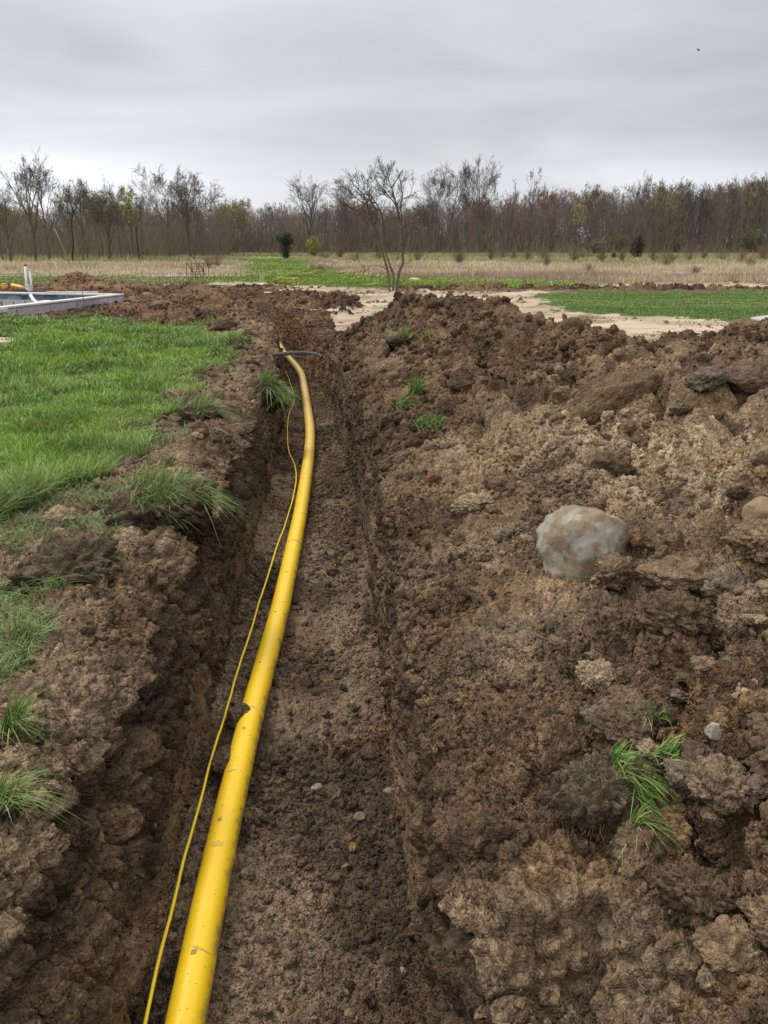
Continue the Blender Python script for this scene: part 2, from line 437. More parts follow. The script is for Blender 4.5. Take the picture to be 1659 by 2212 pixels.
for zid, pl in ((1, LAWN_L), (7, LAWN_R), (3, MEADOW), (4, DRYL), (4, DRYR), (8, GREENL), (2, DIRT_A), (9, RIDGE)):
    Zn[pip(Xw, Yw, poly_of(pl))] = zid
bankz = Z[:, right]
Zn[:, right][((bankz > .045) | (tr < 1.2 + .25 * Yg[:, right]) & (Yg[:, right] < 9.5)) & (Yg[:, right] < 12) & (tr < 6)] = 2
lipzone = (np.abs(S) < .45 + warp * .3) & (Yg < 18.5)
Zn[lipzone] = 2
Zn[(S < 0) & (Zn != 1) & (Yg < 11.5)] = 2
Zn[(S < 0) & (S > -.42 + .3 * warp) & (Yg < 10.5)] = 2
Zn[:, nL:nL + nWL + nF + nWR][Yg[:, nL:nL + nWL + nF + nWR] < 19] = 2

# heaps of dug soil
def heap(px, py, h, rx, ry=None, z=0):
    global Z
    q = gp(px, py, z); ry = ry or rx
    r2 = ((X - q[0]) / rx) ** 2 + ((Yg - q[1]) / ry) ** 2
    k = np.exp(-r2 * 1.4) * smooth01(.05, .5, np.abs(S))
    Z += (h * k).astype(np.float32)
    Zn[(k > .13) & (np.abs(S) > .02)] = 2
heap(400, 700, .20, .8, .6); heap(340, 672, .14, .9, .8); heap(455, 662, .26, .8, .9); heap(520, 645, .20, .9, 1.0)
heap(600, 655, .17, .9, .8); heap(655, 660, .15, .7, .7); heap(420, 640, .28, 1.0, 1.0); heap(700, 668, .12, .7, .5)
heap(178, 626, .40, .75, .8); heap(150, 629, .25, .9, .7); heap(235, 630, .22, 1.0, .7); heap(300, 633, .18, 1.2, .7); heap(120, 640, .06, 1.2, .8)
heap(520, 716, .16, .5, .5); heap(25, 636, .03, 1.6, .7)
heap(560, 636, .10, 1.0, .6)
for px in range(900, 1700, 26):
    heap(px + random.uniform(-12, 12), 626.5, random.uniform(.005, .07), random.uniform(.25, .7), .35)

# the pool pit
PA, PB = gp(268, 655)[:2], gp(0, 690)[:2]                 # outer foot of the near wall: far corner, near end
pv = PB - PA; pv = pv / np.linalg.norm(pv)                # along the near wall, towards the viewer
pn = np.array([pv[1], -pv[0]]);  pn = pn if pn[0] < 0 else -pn   # towards the water
PL, PW = 9.0, 5.2
def pool_uv(x, y): return (x - PA[0]) * pv[0] + (y - PA[1]) * pv[1], (x - PA[0]) * pn[0] + (y - PA[1]) * pn[1]
pu, pw = pool_uv(X, Yg)
Z[(pu > .12) & (pu < PL - .12) & (pw > .12) & (pw < PW - .12)] = -1.5
nearp = (pu > -.4) & (pu < PL + .4) & (pw > -.5) & (pw < PW + .5) & (Z > -1)
Z[nearp] = np.minimum(Z[nearp], .0)
inpit = Z < -1.2
Zn[inpit] = 0

def gz(x, y):
    j = int(np.searchsorted(Yr, y)); j = min(max(j, 1), nR - 1)
    return float(np.interp(x, X[j], Z[j]))

# --- clod relief, along the surface normal
P = np.stack([X, Yg, Z], -1).astype(np.float32)
def normals(P):
    du = np.gradient(P, axis=1); dv = np.gradient(P, axis=0)
    n = np.cross(du, dv); ln = np.linalg.norm(n, axis=-1, keepdims=True); n = n / np.maximum(ln, 1e-12)
    return n * np.sign(n[..., 2:3] + 1e-6) if False else n
Nrm = normals(P)
near_rows = int(np.searchsorted(Yr, 34.0))
n_ = near_rows
Pn = P[:n_]
wv = np.stack([fbm(Pn * 2.1, 51, 3), fbm(Pn * 2.1 + 7, 52, 3), fbm(Pn * 2.1 + 13, 53, 3)], -1) - .5
q = Pn + wv * .18
dirt = (Zn[:n_] == 2).astype(np.float32)
# feather the relief where the dirt zone ends
isfloor = np.zeros_like(dirt); isfloor[:, floor_] = 1
iswall = np.zeros_like(dirt); iswall[:, wallL] = 1; iswall[:, wallR] = 1
isright = np.zeros_like(dirt); isright[:, right] = 1
Lb, cb = lumps(q * np.array([2.6, 2.6, 3.2]), 61)
Lm, cm = lumps(q * 6.5, 62)
Ls, cs = lumps((Pn + wv * .05) * 17, 63)
Lf, cf = lumps((Pn + wv * .03) * 42, 64)
rough = fbm(Pn * 1.3, 71, 3)                    # where the soil is coarse or crumbly
coarse = smooth01(.40, .58, rough)
coarse = np.maximum(coarse, .75 * smooth01(3.6, 5.2, Pn[..., 1]) * smooth01(.3, .8, S[:n_]))
coarse = np.maximum(coarse, smooth01(2.6, 1.7, Pn[..., 1]) * smooth01(.3, .55, S[:n_]))
t_r = np.where(isright > 0, S[:n_], 0)
ab = .21 * smooth01(.25, 1.0, t_r) + .04 * (1 - isright)
disp = ab * (Lb - .45) * (.5 + .9 * coarse)
disp += (.062 * (Lm - .4)) * (.35 + 1.0 * coarse)
disp += .036 * (Ls - .35) + .018 * (Lf - .35)
disp += .07 * (fbm(Pn * 3.5, 72, 4) - .5) * smooth01(.2, .9, t_r)
tb = 0
for k_, a_ in ((9, .5), (21, .3), (47, .2)):
    tb = tb + a_ * np.abs(2 * vnoise(Pn * k_ + wv * 2, 75 + k_) - 1)
disp += .045 * (tb - .33) * (.4 + coarse)
fl = .030 * (fbm(Pn * np.array([1.5, 9, 1]), 74, 4) - .5) + .018 * (Lm - .4) + .018 * (Ls - .35) * (.4 + 1.2 * smooth01(.45, .6, fbm(Pn * 2.5, 73, 2))) + .0075 * (Lf - .35)
disp = np.where(isfloor > 0, fl, disp)
# cut walls: drag marks, pockets, smooth scraped patches
strz = Pn * np.array([9, 5, 1.6])
scr = fbm(strz * 3, 81, 3)
smearW = .8 * smooth01(.53, .60, fbm(Pn * np.array([2.2, 1.6, 2.2]), 82, 3)) * smooth01(-.26, -.42, Pn[..., 2])
wl = .10 * (Lm - .5) + .030 * (Ls - .4) + .05 * (scr - .5) + .012 * (Lf - .35) + .06 * (fbm(Pn * 4.5, 84, 4) - .5)
sideR = np.zeros_like(wl); sideR[:, wallR] = 1
drag = fbm(Pn * np.array([26, 20, 2.4]), 85, 3)
wl = wl * (1 - .35 * sideR) * (.55 + .45 * smooth01(-.52, -.28, Pn[..., 2])) + .035 * sideR * (drag - .5) + .02 * (drag - .5)
wl = wl * (1 - .85 * smearW) + .006 * (fbm(Pn * np.array([60, 40, 4]), 83, 2) - .5) * smearW
disp = np.where(iswall > 0, wl, disp)
farr = smooth01(11, 14, Pn[..., 1])
far2 = smooth01(19, 23, Pn[..., 1])
Lv = lumps(q * 3.1, 65)[0]
disp += farr * dirt * (1 - isfloor) * (1 - iswall) * ((.13 - .09 * far2) * (Lv - .35) + (.06 - .03 * far2) * (Lm - .3) + .05 * (fbm(Pn * 3, 66, 3) - .5))
lawnd = .012 * (fbm(Pn * 6, 91, 3) - .5)
trackd = .030 * (fbm(Pn * np.array([.9, 3.2, 1]), 92, 4) - .5) + .012 * (fbm(Pn * 9, 93, 3) - .5)
rut = 0
for y0_, k_ in ((15.2, -.12), (16.6, -.12), (18.3, -.05), (19.8, -.05), (21.6, .04), (23.2, .04), (25, .06)):
    dd_ = Pn[..., 1] - (y0_ + k_ * Pn[..., 0] + .5 * np.sin(Pn[..., 0] * .35 + y0_))
    rut = rut - .035 * np.exp(-(dd_ / .13) ** 2) + .022 * np.exp(-((np.abs(dd_) - .26) / .08) ** 2)
trackd = trackd * 1.6 + rut * (.6 + .8 * fbm(Pn * 1.1, 97, 2))
dm = dirt.copy()                                # soften the step where dug soil meets open ground
for _ in range(10):
    e_ = np.pad(dm, 1, mode='edge'); dm = (e_[:-2, 1:-1] + e_[2:, 1:-1] + e_[1:-1, :-2] + e_[1:-1, 2:] + 2 * dm) / 6
dm = np.where(S[:n_] > -.3, np.where(S[:n_] < .3, dirt, dm), dm)
disp = disp * dm + (1 - dm) * np.where(Zn[:n_] == 1, lawnd, trackd)
disp[inpit[:n_]] = 0
np2 = ((pu > -1.0) & (pu < PL + .4) & (pw > -.9) & (pw < PW + .5))[:n_]
disp = np.where(np2, disp * .3, disp)
P[:n_] += (Nrm[:n_] * disp[..., None]).astype(np.float32)
# beyond: mud clods and field relief by height only
Pf = P[n_:]; Zf = Zn[n_:]
dF = (Zf == 2) | (Zf == 9)
hf = .16 * (fbm(Pf * np.array([2.2, 2.2, 0]), 94, 4) - .45) * dF + .05 * (fbm(Pf * np.array([.5, 1.3, 0]), 95, 4) - .5)
hf[inpit[n_:]] = 0
P[n_:, :, 2] += hf
del wv, q, strz

# --- colours of the ground itself
def lerp(a, b, t): return a + (b - a) * np.asarray(t)[..., None]
def zone_col(Pn, Zn_, S_, near):
    g1 = fbm(Pn * np.array([.8, .8, .8]), 101, 4); g2 = fbm(Pn * 5, 102, 3); g3 = fbm(Pn * np.array([.25, 1.0, 0]) * .6, 103, 4)
    C = np.zeros(Pn.shape, np.float32)
    sand = lerp(c3(.50, .395, .29), c3(.37, .285, .205), smooth01(.35, .65, fbm(Pn * np.array([.8, 1.7, 0]), 104, 5)))
    sand = lerp(sand, c3(.20, .14, .095), smooth01(.56, .66, fbm(Pn * np.array([1.3, 2.6, 0]), 105, 5, .6)) * .75)
    sand = lerp(sand, c3(.14, .17, .06), smooth01(.62, .70, fbm(Pn * np.array([1.2, 2.0, 0]), 106, 3)) * .5)
    C[:] = sand
    grassg = lerp(c3(.060, .105, .022), c3(.105, .165, .035), g2)
    C = np.where((Zn_ == 1)[..., None], lerp(grassg, c3(.07, .06, .035), smooth01(.55, .7, g2) * .4), C)
    lr = lerp(c3(.085, .145, .035), c3(.125, .18, .05), smooth01(.35, .65, g3))
    C = np.where((Zn_ == 7)[..., None], lr, C)
    md = lerp(c3(.11, .18, .035), c3(.19, .25, .055), smooth01(.35, .65, g3))
    md = lerp(md, c3(.42, .36, .03), smooth01(.60, .72, fbm(Pn * np.array([.9, 1.1, 0]) * 1.6, 107, 3)) * .30)
    C = np.where((Zn_ == 3)[..., None], md, C)
    gl = lerp(c3(.12, .17, .035), c3(.26, .20, .12), smooth01(.42, .58, g3))
    C = np.where((Zn_ == 8)[..., None], gl, C)
    dr = lerp(c3(.40, .33, .26), c3(.27, .24, .13), smooth01(.4, .6, g3))
    C = np.where((Zn_ == 4)[..., None], dr, C)
    fd = lerp(c3(.22, .23, .09), c3(.36, .29, .18), smooth01(.38, .6, g3))
    C = np.where((Zn_ == 5)[..., None], fd, C)
    C = np.where((Zn_ == 6)[..., None], lerp(c3(.12, .13, .05), c3(.13, .10, .07), smooth01(.4, .6, g3)), C)
    C = np.where((Zn_ == 9)[..., None], lerp(c3(.09, .055, .04), c3(.17, .11, .075), g2), C)
    return C
C = np.zeros(P.shape, np.float32)
C[:n_] = zone_col(P[:n_], Zn[:n_], S[:n_], True)
C[n_:] = zone_col(P[n_:], Zn[n_:], S[n_:], False)
Pn = P[:n_]
tone = fbm(Pn * 1.1, 111, 4)
soil = lerp(SOIL_M, SOIL_L, smooth01(.40, .62, tone))
soil = lerp(soil, SOIL_G, smooth01(.50, .70, fbm(Pn * 2.6 + 3, 112, 5, .6)) * .55)
soil = lerp(soil, SOIL_O, smooth01(.52, .72, fbm(Pn * 2.6 + 8, 113, 5, .6)) * .30)
soil = lerp(soil, SOIL_D, smooth01(.52, .70, fbm(Pn * 3.4 + 21, 114, 5, .6)) * .55)
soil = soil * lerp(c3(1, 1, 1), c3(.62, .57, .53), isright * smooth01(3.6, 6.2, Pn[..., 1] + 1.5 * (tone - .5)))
soil = soil * lerp(c3(1, 1, 1), c3(.60, .56, .52), isright * smooth01(2.3, 1.5, Pn[..., 1] + 1.2 * (tone - .5)) * smooth01(.25, .5, t_r))  # nearest right corner darkened: topsoil tone, with its weaker light painted in
soil = lerp(soil, SOIL_O, (cs > .84) * .3)
soil = soil * (.80 + .45 * cm[..., None]) * (.82 + .4 * cs[..., None]) * (.85 + .3 * cf[..., None])
# darker damp topsoil on the left bank and in the top of the cut
leftd = np.zeros_like(tone); leftd[:, :nL + nWL] = 1
soil = np.where(leftd[..., None] > 0, lerp(soil, lerp(SOIL_D, SOIL_M, cs) * 1.1, .45), soil)
wallc = lerp(c3(.095, .062, .038), c3(.205, .134, .078), smooth01(.4, .62, fbm(Pn * np.array([3, 2, 3]), 121, 3)))
wallc = wallc * (.7 + .5 * cs[..., None])
wallc = lerp(wallc, c3(.120, .082, .046), smearW)
bandn = fbm(Pn * np.array([.5, .5, 14]), 127, 3)
wallc = wallc * (.8 + .45 * smooth01(.4, .6, bandn))[..., None]
topdark = smooth01(-.22, -.05, Pn[..., 2])
wallc = lerp(wallc, SOIL_D * 1.4 * (.7 + .6 * cs[..., None]), topdark * .7)
wallc = lerp(wallc, c3(.26, .15, .075), smooth01(9, 12, Pn[..., 1]) * .8)
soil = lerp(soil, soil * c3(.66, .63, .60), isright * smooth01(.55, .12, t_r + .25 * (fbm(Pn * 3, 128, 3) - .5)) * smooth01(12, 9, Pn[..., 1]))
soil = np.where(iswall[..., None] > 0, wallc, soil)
floorc = lerp(c3(.150, .102, .064), c3(.275, .195, .125), smooth01(.35, .65, fbm(Pn * np.array([3, .9, 1]), 122, 4)))
floorc = lerp(floorc, c3(.070, .045, .029), smooth01(.5, .66, fbm(Pn * 3.1, 123, 3)) * .7)
floorc = lerp(floorc, c3(.21, .12, .065), smooth01(.6, .7, fbm(Pn * 2.2, 124, 3)) * .5)
floorc = floorc * (.78 + .4 * cs[..., None]) * (.8 + .4 * cf[..., None])
soil = np.where(isfloor[..., None] > 0, floorc, soil)
fc = lerp(c3(.17, .095, .055), c3(.27, .165, .09), smooth01(.4, .6, tone)) * (.75 + .5 * cm[..., None])
fc = lerp(fc, c3(.085, .055, .04), smooth01(.52, .62, fbm(Pn * 1.7, 125, 3)) * .7)
soil = np.where(((farr * (1 - isfloor) * (1 - iswall)) > .5)[..., None], fc, soil)
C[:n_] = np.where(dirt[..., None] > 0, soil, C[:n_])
dmf = Zn[n_:] == 2
C[n_:] = np.where(dmf[..., None], lerp(c3(.085, .055, .038), c3(.22, .14, .085), smooth01(.38, .6, fbm(P[n_:] * 2.2, 126, 4))), C[n_:])
C[inpit] = c3(.3, .3, .28)

idx = np.arange(nR * nC, dtype=np.int32).reshape(nR, nC)
quads = np.stack([idx[:-1, :-1], idx[:-1, 1:], idx[1:, 1:], idx[1:, :-1]], -1).reshape(-1, 4)
colidx = np.repeat(np.arange(nC - 1)[None], nR - 1, 0).ravel()
rowY = np.repeat(Yr[:-1][:, None], nC - 1, 1).ravel()
zq = Zn[:-1, :-1].ravel()
part = np.full(len(quads), 4, np.int8)                       # 4 open field
part[rowY < 32] = 3                                          # 3 dirt track
part[(zq == 1)] = 0
part[(zq == 2) & (colidx >= nL + nWL + nF + nWR) & (rowY < 12)] = 2
part[(colidx >= nL) & (colidx < nL + nWL + nF + nWR) & (rowY < 19)] = 1
part[(zq == 2) & (colidx < nL) & (rowY < 19)] = 5
grain = (Zn == 2).astype(np.float32)
grain[:n_] = np.where(iswall > 0, grain[:n_] * (1 - .8 * smearW), grain[:n_])
grain[n_:] *= .3
gfl = grain.reshape(-1)
Pfl, Cfl = P.reshape(-1, 3), C.reshape(-1, 3)
for pid, nm in ((0, 'lawn'), (1, 'trench'), (2, 'spoil_bank'), (3, 'dirt_track'), (4, 'field'), (5, 'trench_edge')):
    fq = quads[part == pid]
    u, inv = np.unique(fq, return_inverse=True)
    o = mk(nm, Pfl[u], [inv.reshape(-1, 4)], Cfl[u], M_soil)
    ga_ = o.data.attributes.new('grain', 'FLOAT', 'POINT'); ga_.data.foreach_set('value', np.ascontiguousarray(gfl[u]))
    tag(o, kind='structure')
print('ground', nR, nC, time.time() - T0)

# --- find the surface seen at a picture position
Pc = P[:n_ + 120].reshape(-1, 3)
_dx, _dy, _dz = Pc[:, 0], Pc[:, 1], Pc[:, 2] - CAMZ
_d = _dy * math.cos(PITCH) - _dz * math.sin(PITCH)
_ok = _d > .2
_dd = np.where(_ok, _d, 1)
_u = np.where(_ok, CX + F * _dx / _dd, -9e3)
_v = np.where(_ok, CY - F * (_dy * math.sin(PITCH) + _dz * math.cos(PITCH)) / _dd, -9e3)
NN = normals(P[:n_ + 120]).reshape(-1, 3)
def pick(px, py, r=5):
    """nearest ground point along the sight line through px, py, and its normal"""
    for rr in (r, r * 2, r * 5, r * 12):
        m = np.nonzero((np.abs(_u - px) < rr) & (np.abs(_v - py) < rr))[0]
        if len(m):
            k = m[np.argsort(_d[m])[min(3, len(m) - 1)]]
            mm = m[_d[m] < _d[k] + .15]
            return Pc[mm].mean(0), NN[mm].mean(0)
    g = gp(px, py); return g, np.array([0, 0, 1.])

# ------------------------------------------------------------------ shapes
def ico(sub):
    bm = bmesh.new(); bmesh.ops.create_icosphere(bm, subdivisions=sub, radius=1.0)
    V = np.array([v.co[:] for v in bm.verts], np.float32)
    Fc = np.array([[v.index for v in f.verts] for f in bm.faces], np.int32)
    bm.free(); return V, Fc
ICO = {k: ico(k) for k in (1, 2, 3, 4, 5)}

def chunk(sub, seed, cut=7, noise=.12, freq=2.2, flat=1.0, fine=0.0):
    """an irregular clod or stone: a ball cut by planes, roughened"""
    r_ = np.random.default_rng(seed)
    V, Fc = ICO[sub]
    rr = np.ones(len(V), np.float32)
    for _ in range(cut):
        d = r_.normal(size=3); d /= np.linalg.norm(d)
        h = r_.uniform(.62, .92)
        dt = V @ d
        rr = np.where(dt > 1e-3, np.minimum(rr, h / np.maximum(dt, 1e-3)), rr)
    rr = rr * (1 + noise * (fbm(V * freq + seed * 1.7, seed, 3) - .5) * 2)
    if fine: rr = rr * (1 + fine * (lumps(V * 4.5 + seed, seed + 5)[0] - .4) + fine * .5 * (fbm(V * 12, seed + 9, 2) - .5))
    V2 = V * rr[:, None]
    V2[:, 2] *= flat
    return V2.astype(np.float32), Fc

def rotm(a):
    """random rotation matrices (n,3,3) from normal quaternions a (n,4)"""
    q = a / np.linalg.norm(a, axis=1, keepdims=True)
    w, x, y, z = q.T
    return np.stack([1-2*(y*y+z*z), 2*(x*y-z*w), 2*(x*z+y*w), 2*(x*y+z*w), 1-2*(x*x+z*z), 2*(y*z-x*w),
                     2*(x*z-y*w), 2*(y*z+x*w), 1-2*(x*x+y*y)], -1).reshape(-1, 3, 3).astype(np.float32)

def merge(base_list, which, pos, size, rot, col):
    Vs, Fs, Cs = [], [], []; off = 0
    for b, (V, Fc) in enumerate(base_list):
        m = np.nonzero(which == b)[0]
        if not len(m): continue
        W = np.einsum('nij,vj->nvi', rot[m] * size[m][:, :, None] if size.ndim == 2 else rot[m] * size[m][:, None, None], V) + pos[m][:, None, :]
        Vs.append(W.reshape(-1, 3))
        Fs.append((Fc[None] + (np.arange(len(m)) * len(V))[:, None, None]).reshape(-1, Fc.shape[1]) + off)
        Cs.append(np.repeat(col[m], len(V), 0))
        off += len(m) * len(V)
    return np.concatenate(Vs), np.concatenate(Fs), np.concatenate(Cs)

def sweep(pts, rad, n=10, cap=True):
    pts = np.asarray(pts, np.float64); m = len(pts)
    rad = np.broadcast_to(np.asarray(rad, np.float64), (m,))
    t = np.gradient(pts, axis=0); t /= np.maximum(np.linalg.norm(t, axis=1, keepdims=True), 1e-9)
    up = np.array([0, 0, 1.]) if abs(t[0][2]) < .9 else np.array([1., 0, 0])
    a = np.cross(t[0], up); a /= np.linalg.norm(a)
    V = []
    ang = np.arange(n) * 2 * math.pi / n
    for i in range(m):
        a = a - t[i] * (a @ t[i]); a /= np.linalg.norm(a)
        b = np.cross(t[i], a)
        V.append(pts[i] + rad[i] * (np.cos(ang)[:, None] * a + np.sin(ang)[:, None] * b))
    V = np.concatenate(V)
    i = np.arange(m - 1)[:, None] * n; j = np.arange(n)[None]
    q = np.stack([i + j, i + (j + 1) % n, i + n + (j + 1) % n, i + n + j], -1).reshape(-1, 4)
    fs = [q]
    if cap:
        V = np.concatenate([V, pts[:1], pts[-1:]])
        k = m * n
        c0 = np.stack([np.full(n, k), (np.arange(n) + 1) % n, np.arange(n)], -1)
        c1 = np.stack([np.full(n, k + 1), (m-1)*n + np.arange(n), (m-1)*n + (np.arange(n) + 1) % n], -1)
        fs.append(np.concatenate([c0, c1]))
    return V.astype(np.float32), fs

def smooth_path(pts, k=8):
    """Catmull-Rom through the points"""
    p = np.asarray(pts, float); p = np.vstack([2*p[0]-p[1], p, 2*p[-1]-p[-2]])
    out = []
    for i in range(1, len(p) - 2):
        for t in np.linspace(0, 1, k, endpoint=False):
            out.append(.5 * ((2*p[i]) + (-p[i-1]+p[i+1])*t + (2*p[i-1]-5*p[i]+4*p[i+1]-p[i+2])*t*t + (-p[i-1]+3*p[i]-3*p[i+1]+p[i+2])*t**3))
    out.append(p[-2])
    return np.array(out)

def prisms(p0, p1, r0, r1, n):
    """many straight tapered segments at once"""
    p0, p1 = np.asarray(p0, np.float32), np.asarray(p1, np.float32)
    r0, r1 = np.asarray(r0, np.float32), np.asarray(r1, np.float32)
    t = p1 - p0; t /= np.maximum(np.linalg.norm(t, axis=1, keepdims=True), 1e-6)
    ref = np.where(np.abs(t[:, 2:3]) < .9, np.array([[0, 0, 1]], np.float32), np.array([[1, 0, 0]], np.float32))
    a = np.cross(t, ref); a /= np.linalg.norm(a, axis=1, keepdims=True); b = np.cross(t, a)
    ang = np.arange(n) * 2 * math.pi / n
    ring = np.cos(ang)[None, :, None] * a[:, None] + np.sin(ang)[None, :, None] * b[:, None]
    V = np.concatenate([p0[:, None] + ring * r0[:, None, None], p1[:, None] + ring * r1[:, None, None]], 1)
    j = np.arange(n)
    q = np.stack([j, (j + 1) % n, n + (j + 1) % n, n + j], -1)
    Fq = q[None] + (np.arange(len(p0)) * 2 * n)[:, None, None]
    return V.reshape(-1, 3), Fq.reshape(-1, 4)

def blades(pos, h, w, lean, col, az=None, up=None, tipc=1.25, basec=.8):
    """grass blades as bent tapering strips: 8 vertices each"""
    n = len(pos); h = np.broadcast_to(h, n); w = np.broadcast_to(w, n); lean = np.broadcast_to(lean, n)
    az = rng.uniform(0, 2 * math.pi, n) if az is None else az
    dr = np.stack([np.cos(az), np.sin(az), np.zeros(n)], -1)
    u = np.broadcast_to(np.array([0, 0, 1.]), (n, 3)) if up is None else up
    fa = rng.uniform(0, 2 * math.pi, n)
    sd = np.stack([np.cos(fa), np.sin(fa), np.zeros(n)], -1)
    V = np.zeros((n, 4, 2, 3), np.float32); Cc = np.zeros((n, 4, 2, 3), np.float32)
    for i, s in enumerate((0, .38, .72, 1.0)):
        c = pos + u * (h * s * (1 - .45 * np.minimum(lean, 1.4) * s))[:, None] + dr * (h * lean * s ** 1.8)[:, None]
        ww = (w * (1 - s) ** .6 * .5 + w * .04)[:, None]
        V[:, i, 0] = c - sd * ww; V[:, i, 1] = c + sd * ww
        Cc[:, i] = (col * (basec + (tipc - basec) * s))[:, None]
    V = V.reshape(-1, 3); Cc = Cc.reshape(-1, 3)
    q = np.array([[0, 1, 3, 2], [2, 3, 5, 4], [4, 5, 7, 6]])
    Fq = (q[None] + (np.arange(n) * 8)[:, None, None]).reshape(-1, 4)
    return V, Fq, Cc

Zall = Zn
def sample_zone(mask, n, wt=None):
    k = np.nonzero(mask.ravel())[0]
    if wt is None: s_ = rng.choice(k, n)
    else:
        w_ = wt.ravel()[k].astype(np.float64); s_ = rng.choice(k, n, p=w_ / w_.sum())
    r_, c__ = np.unravel_index(s_, mask.shape)
    r2 = np.minimum(r_ + 1, nR - 1); c2 = np.minimum(c__ + 1, nC - 1)
    a, b = rng.random((n, 1)), rng.random((n, 1))
    p = P[r_, c__] + (P[r2, c__] - P[r_, c__]) * a + (P[r_, c2] - P[r_, c__]) * b
    return p, r_, c__

# ------------------------------------------------------------------ crumbs and clods of soil
small = [chunk(1, 200 + i, 3, .2, 2.5, .9) for i in range(6)]
mid = [chunk(2, 240 + i, 6, .34, 2.6, .85) for i in range(6)]
big = [chunk(3, 300 + i, 6, .26, 2.6, .8, .34) for i in range(8)]
inview = (np.abs((X * F / np.maximum(Yg, .3))) < 1250) & (Yg > .8) & (Yg < 33)
dmask = (Zn == 2) & inview
cellA = np.ones_like(X)
cellA[:, :nL] = .8; cellA[:, floor_] = .9; cellA[:, wallL] = .5; cellA[:, wallR] = .35
patch = np.ones_like(X)
patch[:n_] = .25 + 1.5 * smooth01(.42, .6, fbm(P[:n_] * 2.4, 171, 3))
NCR = 110000
cp, cr_, cc_ = sample_zone(dmask, NCR, cellA * patch)
dist = np.hypot(cp[:, 1], 1.2)
px_ = 2.0 * rng.random(NCR) ** (-1 / 2.5); px_ = np.clip(px_, 2.0, 15)
sz = np.clip(px_ * dist / 788 * .5, .003, np.where(dist > 12, .055, .055))
onfl = (cc_ >= nL + nWL) & (cc_ < nL + nWL + nF)
onwl = (cc_ >= nL) & (cc_ < nL + nWL) | (cc_ >= nL + nWL + nF) & (cc_ < nL + nWL + nF + nWR)
sz = np.where(onfl, np.minimum(sz, .022), sz); sz = np.where(onwl, np.minimum(sz, .020), sz)
cr0 = C[cr_, cc_]
cv = cr0 * rng.uniform(.72, 1.25, (NCR, 1))
k_o = rng.random(NCR) < .012; cv[k_o] = SOIL_O * rng.uniform(.8, 1.1, (k_o.sum(), 1))
k_g = rng.random(NCR) < .006; cv[k_g] = c3(.27, .21, .145) * rng.uniform(.8, 1.2, (k_g.sum(), 1))
k_d = rng.random(NCR) < .10; cv[k_d] *= .6
nn_ = normals(P[:n_ + 5])[np.minimum(cr_, n_ + 4), cc_]
cpos = cp + nn_ * (sz * .15)[:, None]
scl = np.stack([sz * rng.uniform(.8, 1.3, NCR), sz * rng.uniform(.8, 1.2, NCR), sz * rng.uniform(.6, .95, NCR)], -1).astype(np.float32)
rots = rotm(rng.normal(size=(NCR, 4)))
spx = sz / dist * 788
wh = np.where(spx > 3.6, 12 + rng.integers(0, 8, NCR), np.where(spx > 1.9, 6 + rng.integers(0, 6, NCR), rng.integers(0, 6, NCR)))
def merge_s(base, which, pos, scl, rot, col):
    return merge(base, which, pos, scl, rot, col)
# size per local axis: scale the columns of the rotation
rs = rots * scl[:, None, :]
V, Fc, Cc = merge(small + mid + big, wh, cpos.astype(np.float32), np.ones(NCR, np.float32), rs, cv.astype(np.float32))
NT = 3200
tp, tr0, tc0 = sample_zone((Zn == 0) & (np.abs(X * F / np.maximum(Yg, .5)) < 1150) & (Yg > 8) & (Yg < 33), NT * 3)
kk = rng.random(NT * 3) < smooth01(.46, .62, fbm(tp * np.array([.7, 1.6, 0]), 175, 4)); tp = tp[kk][:NT]; NT = len(tp)
ts = np.clip(1.0 * rng.random(NT) ** (-1 / 2.2), 1, 5) * tp[:, 1] / 788 * .5
V2_, F2_, C2_ = merge(mid, rng.integers(0, 6, NT), tp + ts[:, None] * np.array([0, 0, .2]), np.ones(NT), rotm(rng.normal(size=(NT, 4))) * ts[:, None, None], lerp(SOIL_M, SOIL_L, rng.random(NT)) * rng.uniform(.6, 1.2, (NT, 1)))
Fc = np.concatenate([Fc, F2_ + len(V)]); V = np.concatenate([V, V2_]); Cc = np.concatenate([Cc, C2_])
o = mk('soil_crumbs', V, [Fc], Cc * .93, M_lump)
tag(o, 'loose brown soil crumbs strewn over the trench floor and its banks', 'soil crumbs', kind='stuff')
print('crumbs', len(V), time.time() - T0)

# single clods large enough to point at
clod_me = []
for i in range(9):
    V, Fc = chunk(5 if i < 3 else 4, 400 + i, 6, .30, 2.4, .72, .34)
    F1, F2, crr = worley(V * 5 + i, 500 + i)
    base = [SOIL_M, SOIL_L * .85, SOIL_M * .62, SOIL_M * .8, SOIL_G * .7, SOIL_M, SOIL_M * 1.2, SOIL_L * .7, SOIL_M * .7][i]
    cc = base * (.75 + .5 * crr[:, None])
    clod_me.append(mesh_data('dirt_clod', V, [Fc], cc, M_lump))
mound_mask = (Zn == 2) & inview; mound_mask[:, :nL + nWL + nF + nWR] = False
mound_mask &= (S > .35) & (Yg < 10)
edge_mask = (Zn == 2) & inview & (S < -.02); edge_mask[:, nL:] = False
flo_mask = (Zn == 2) & inview & (Yg < 10); flo_mask[:, :nL + nWL] = False; flo_mask[:, nL + nWL + nF:] = False
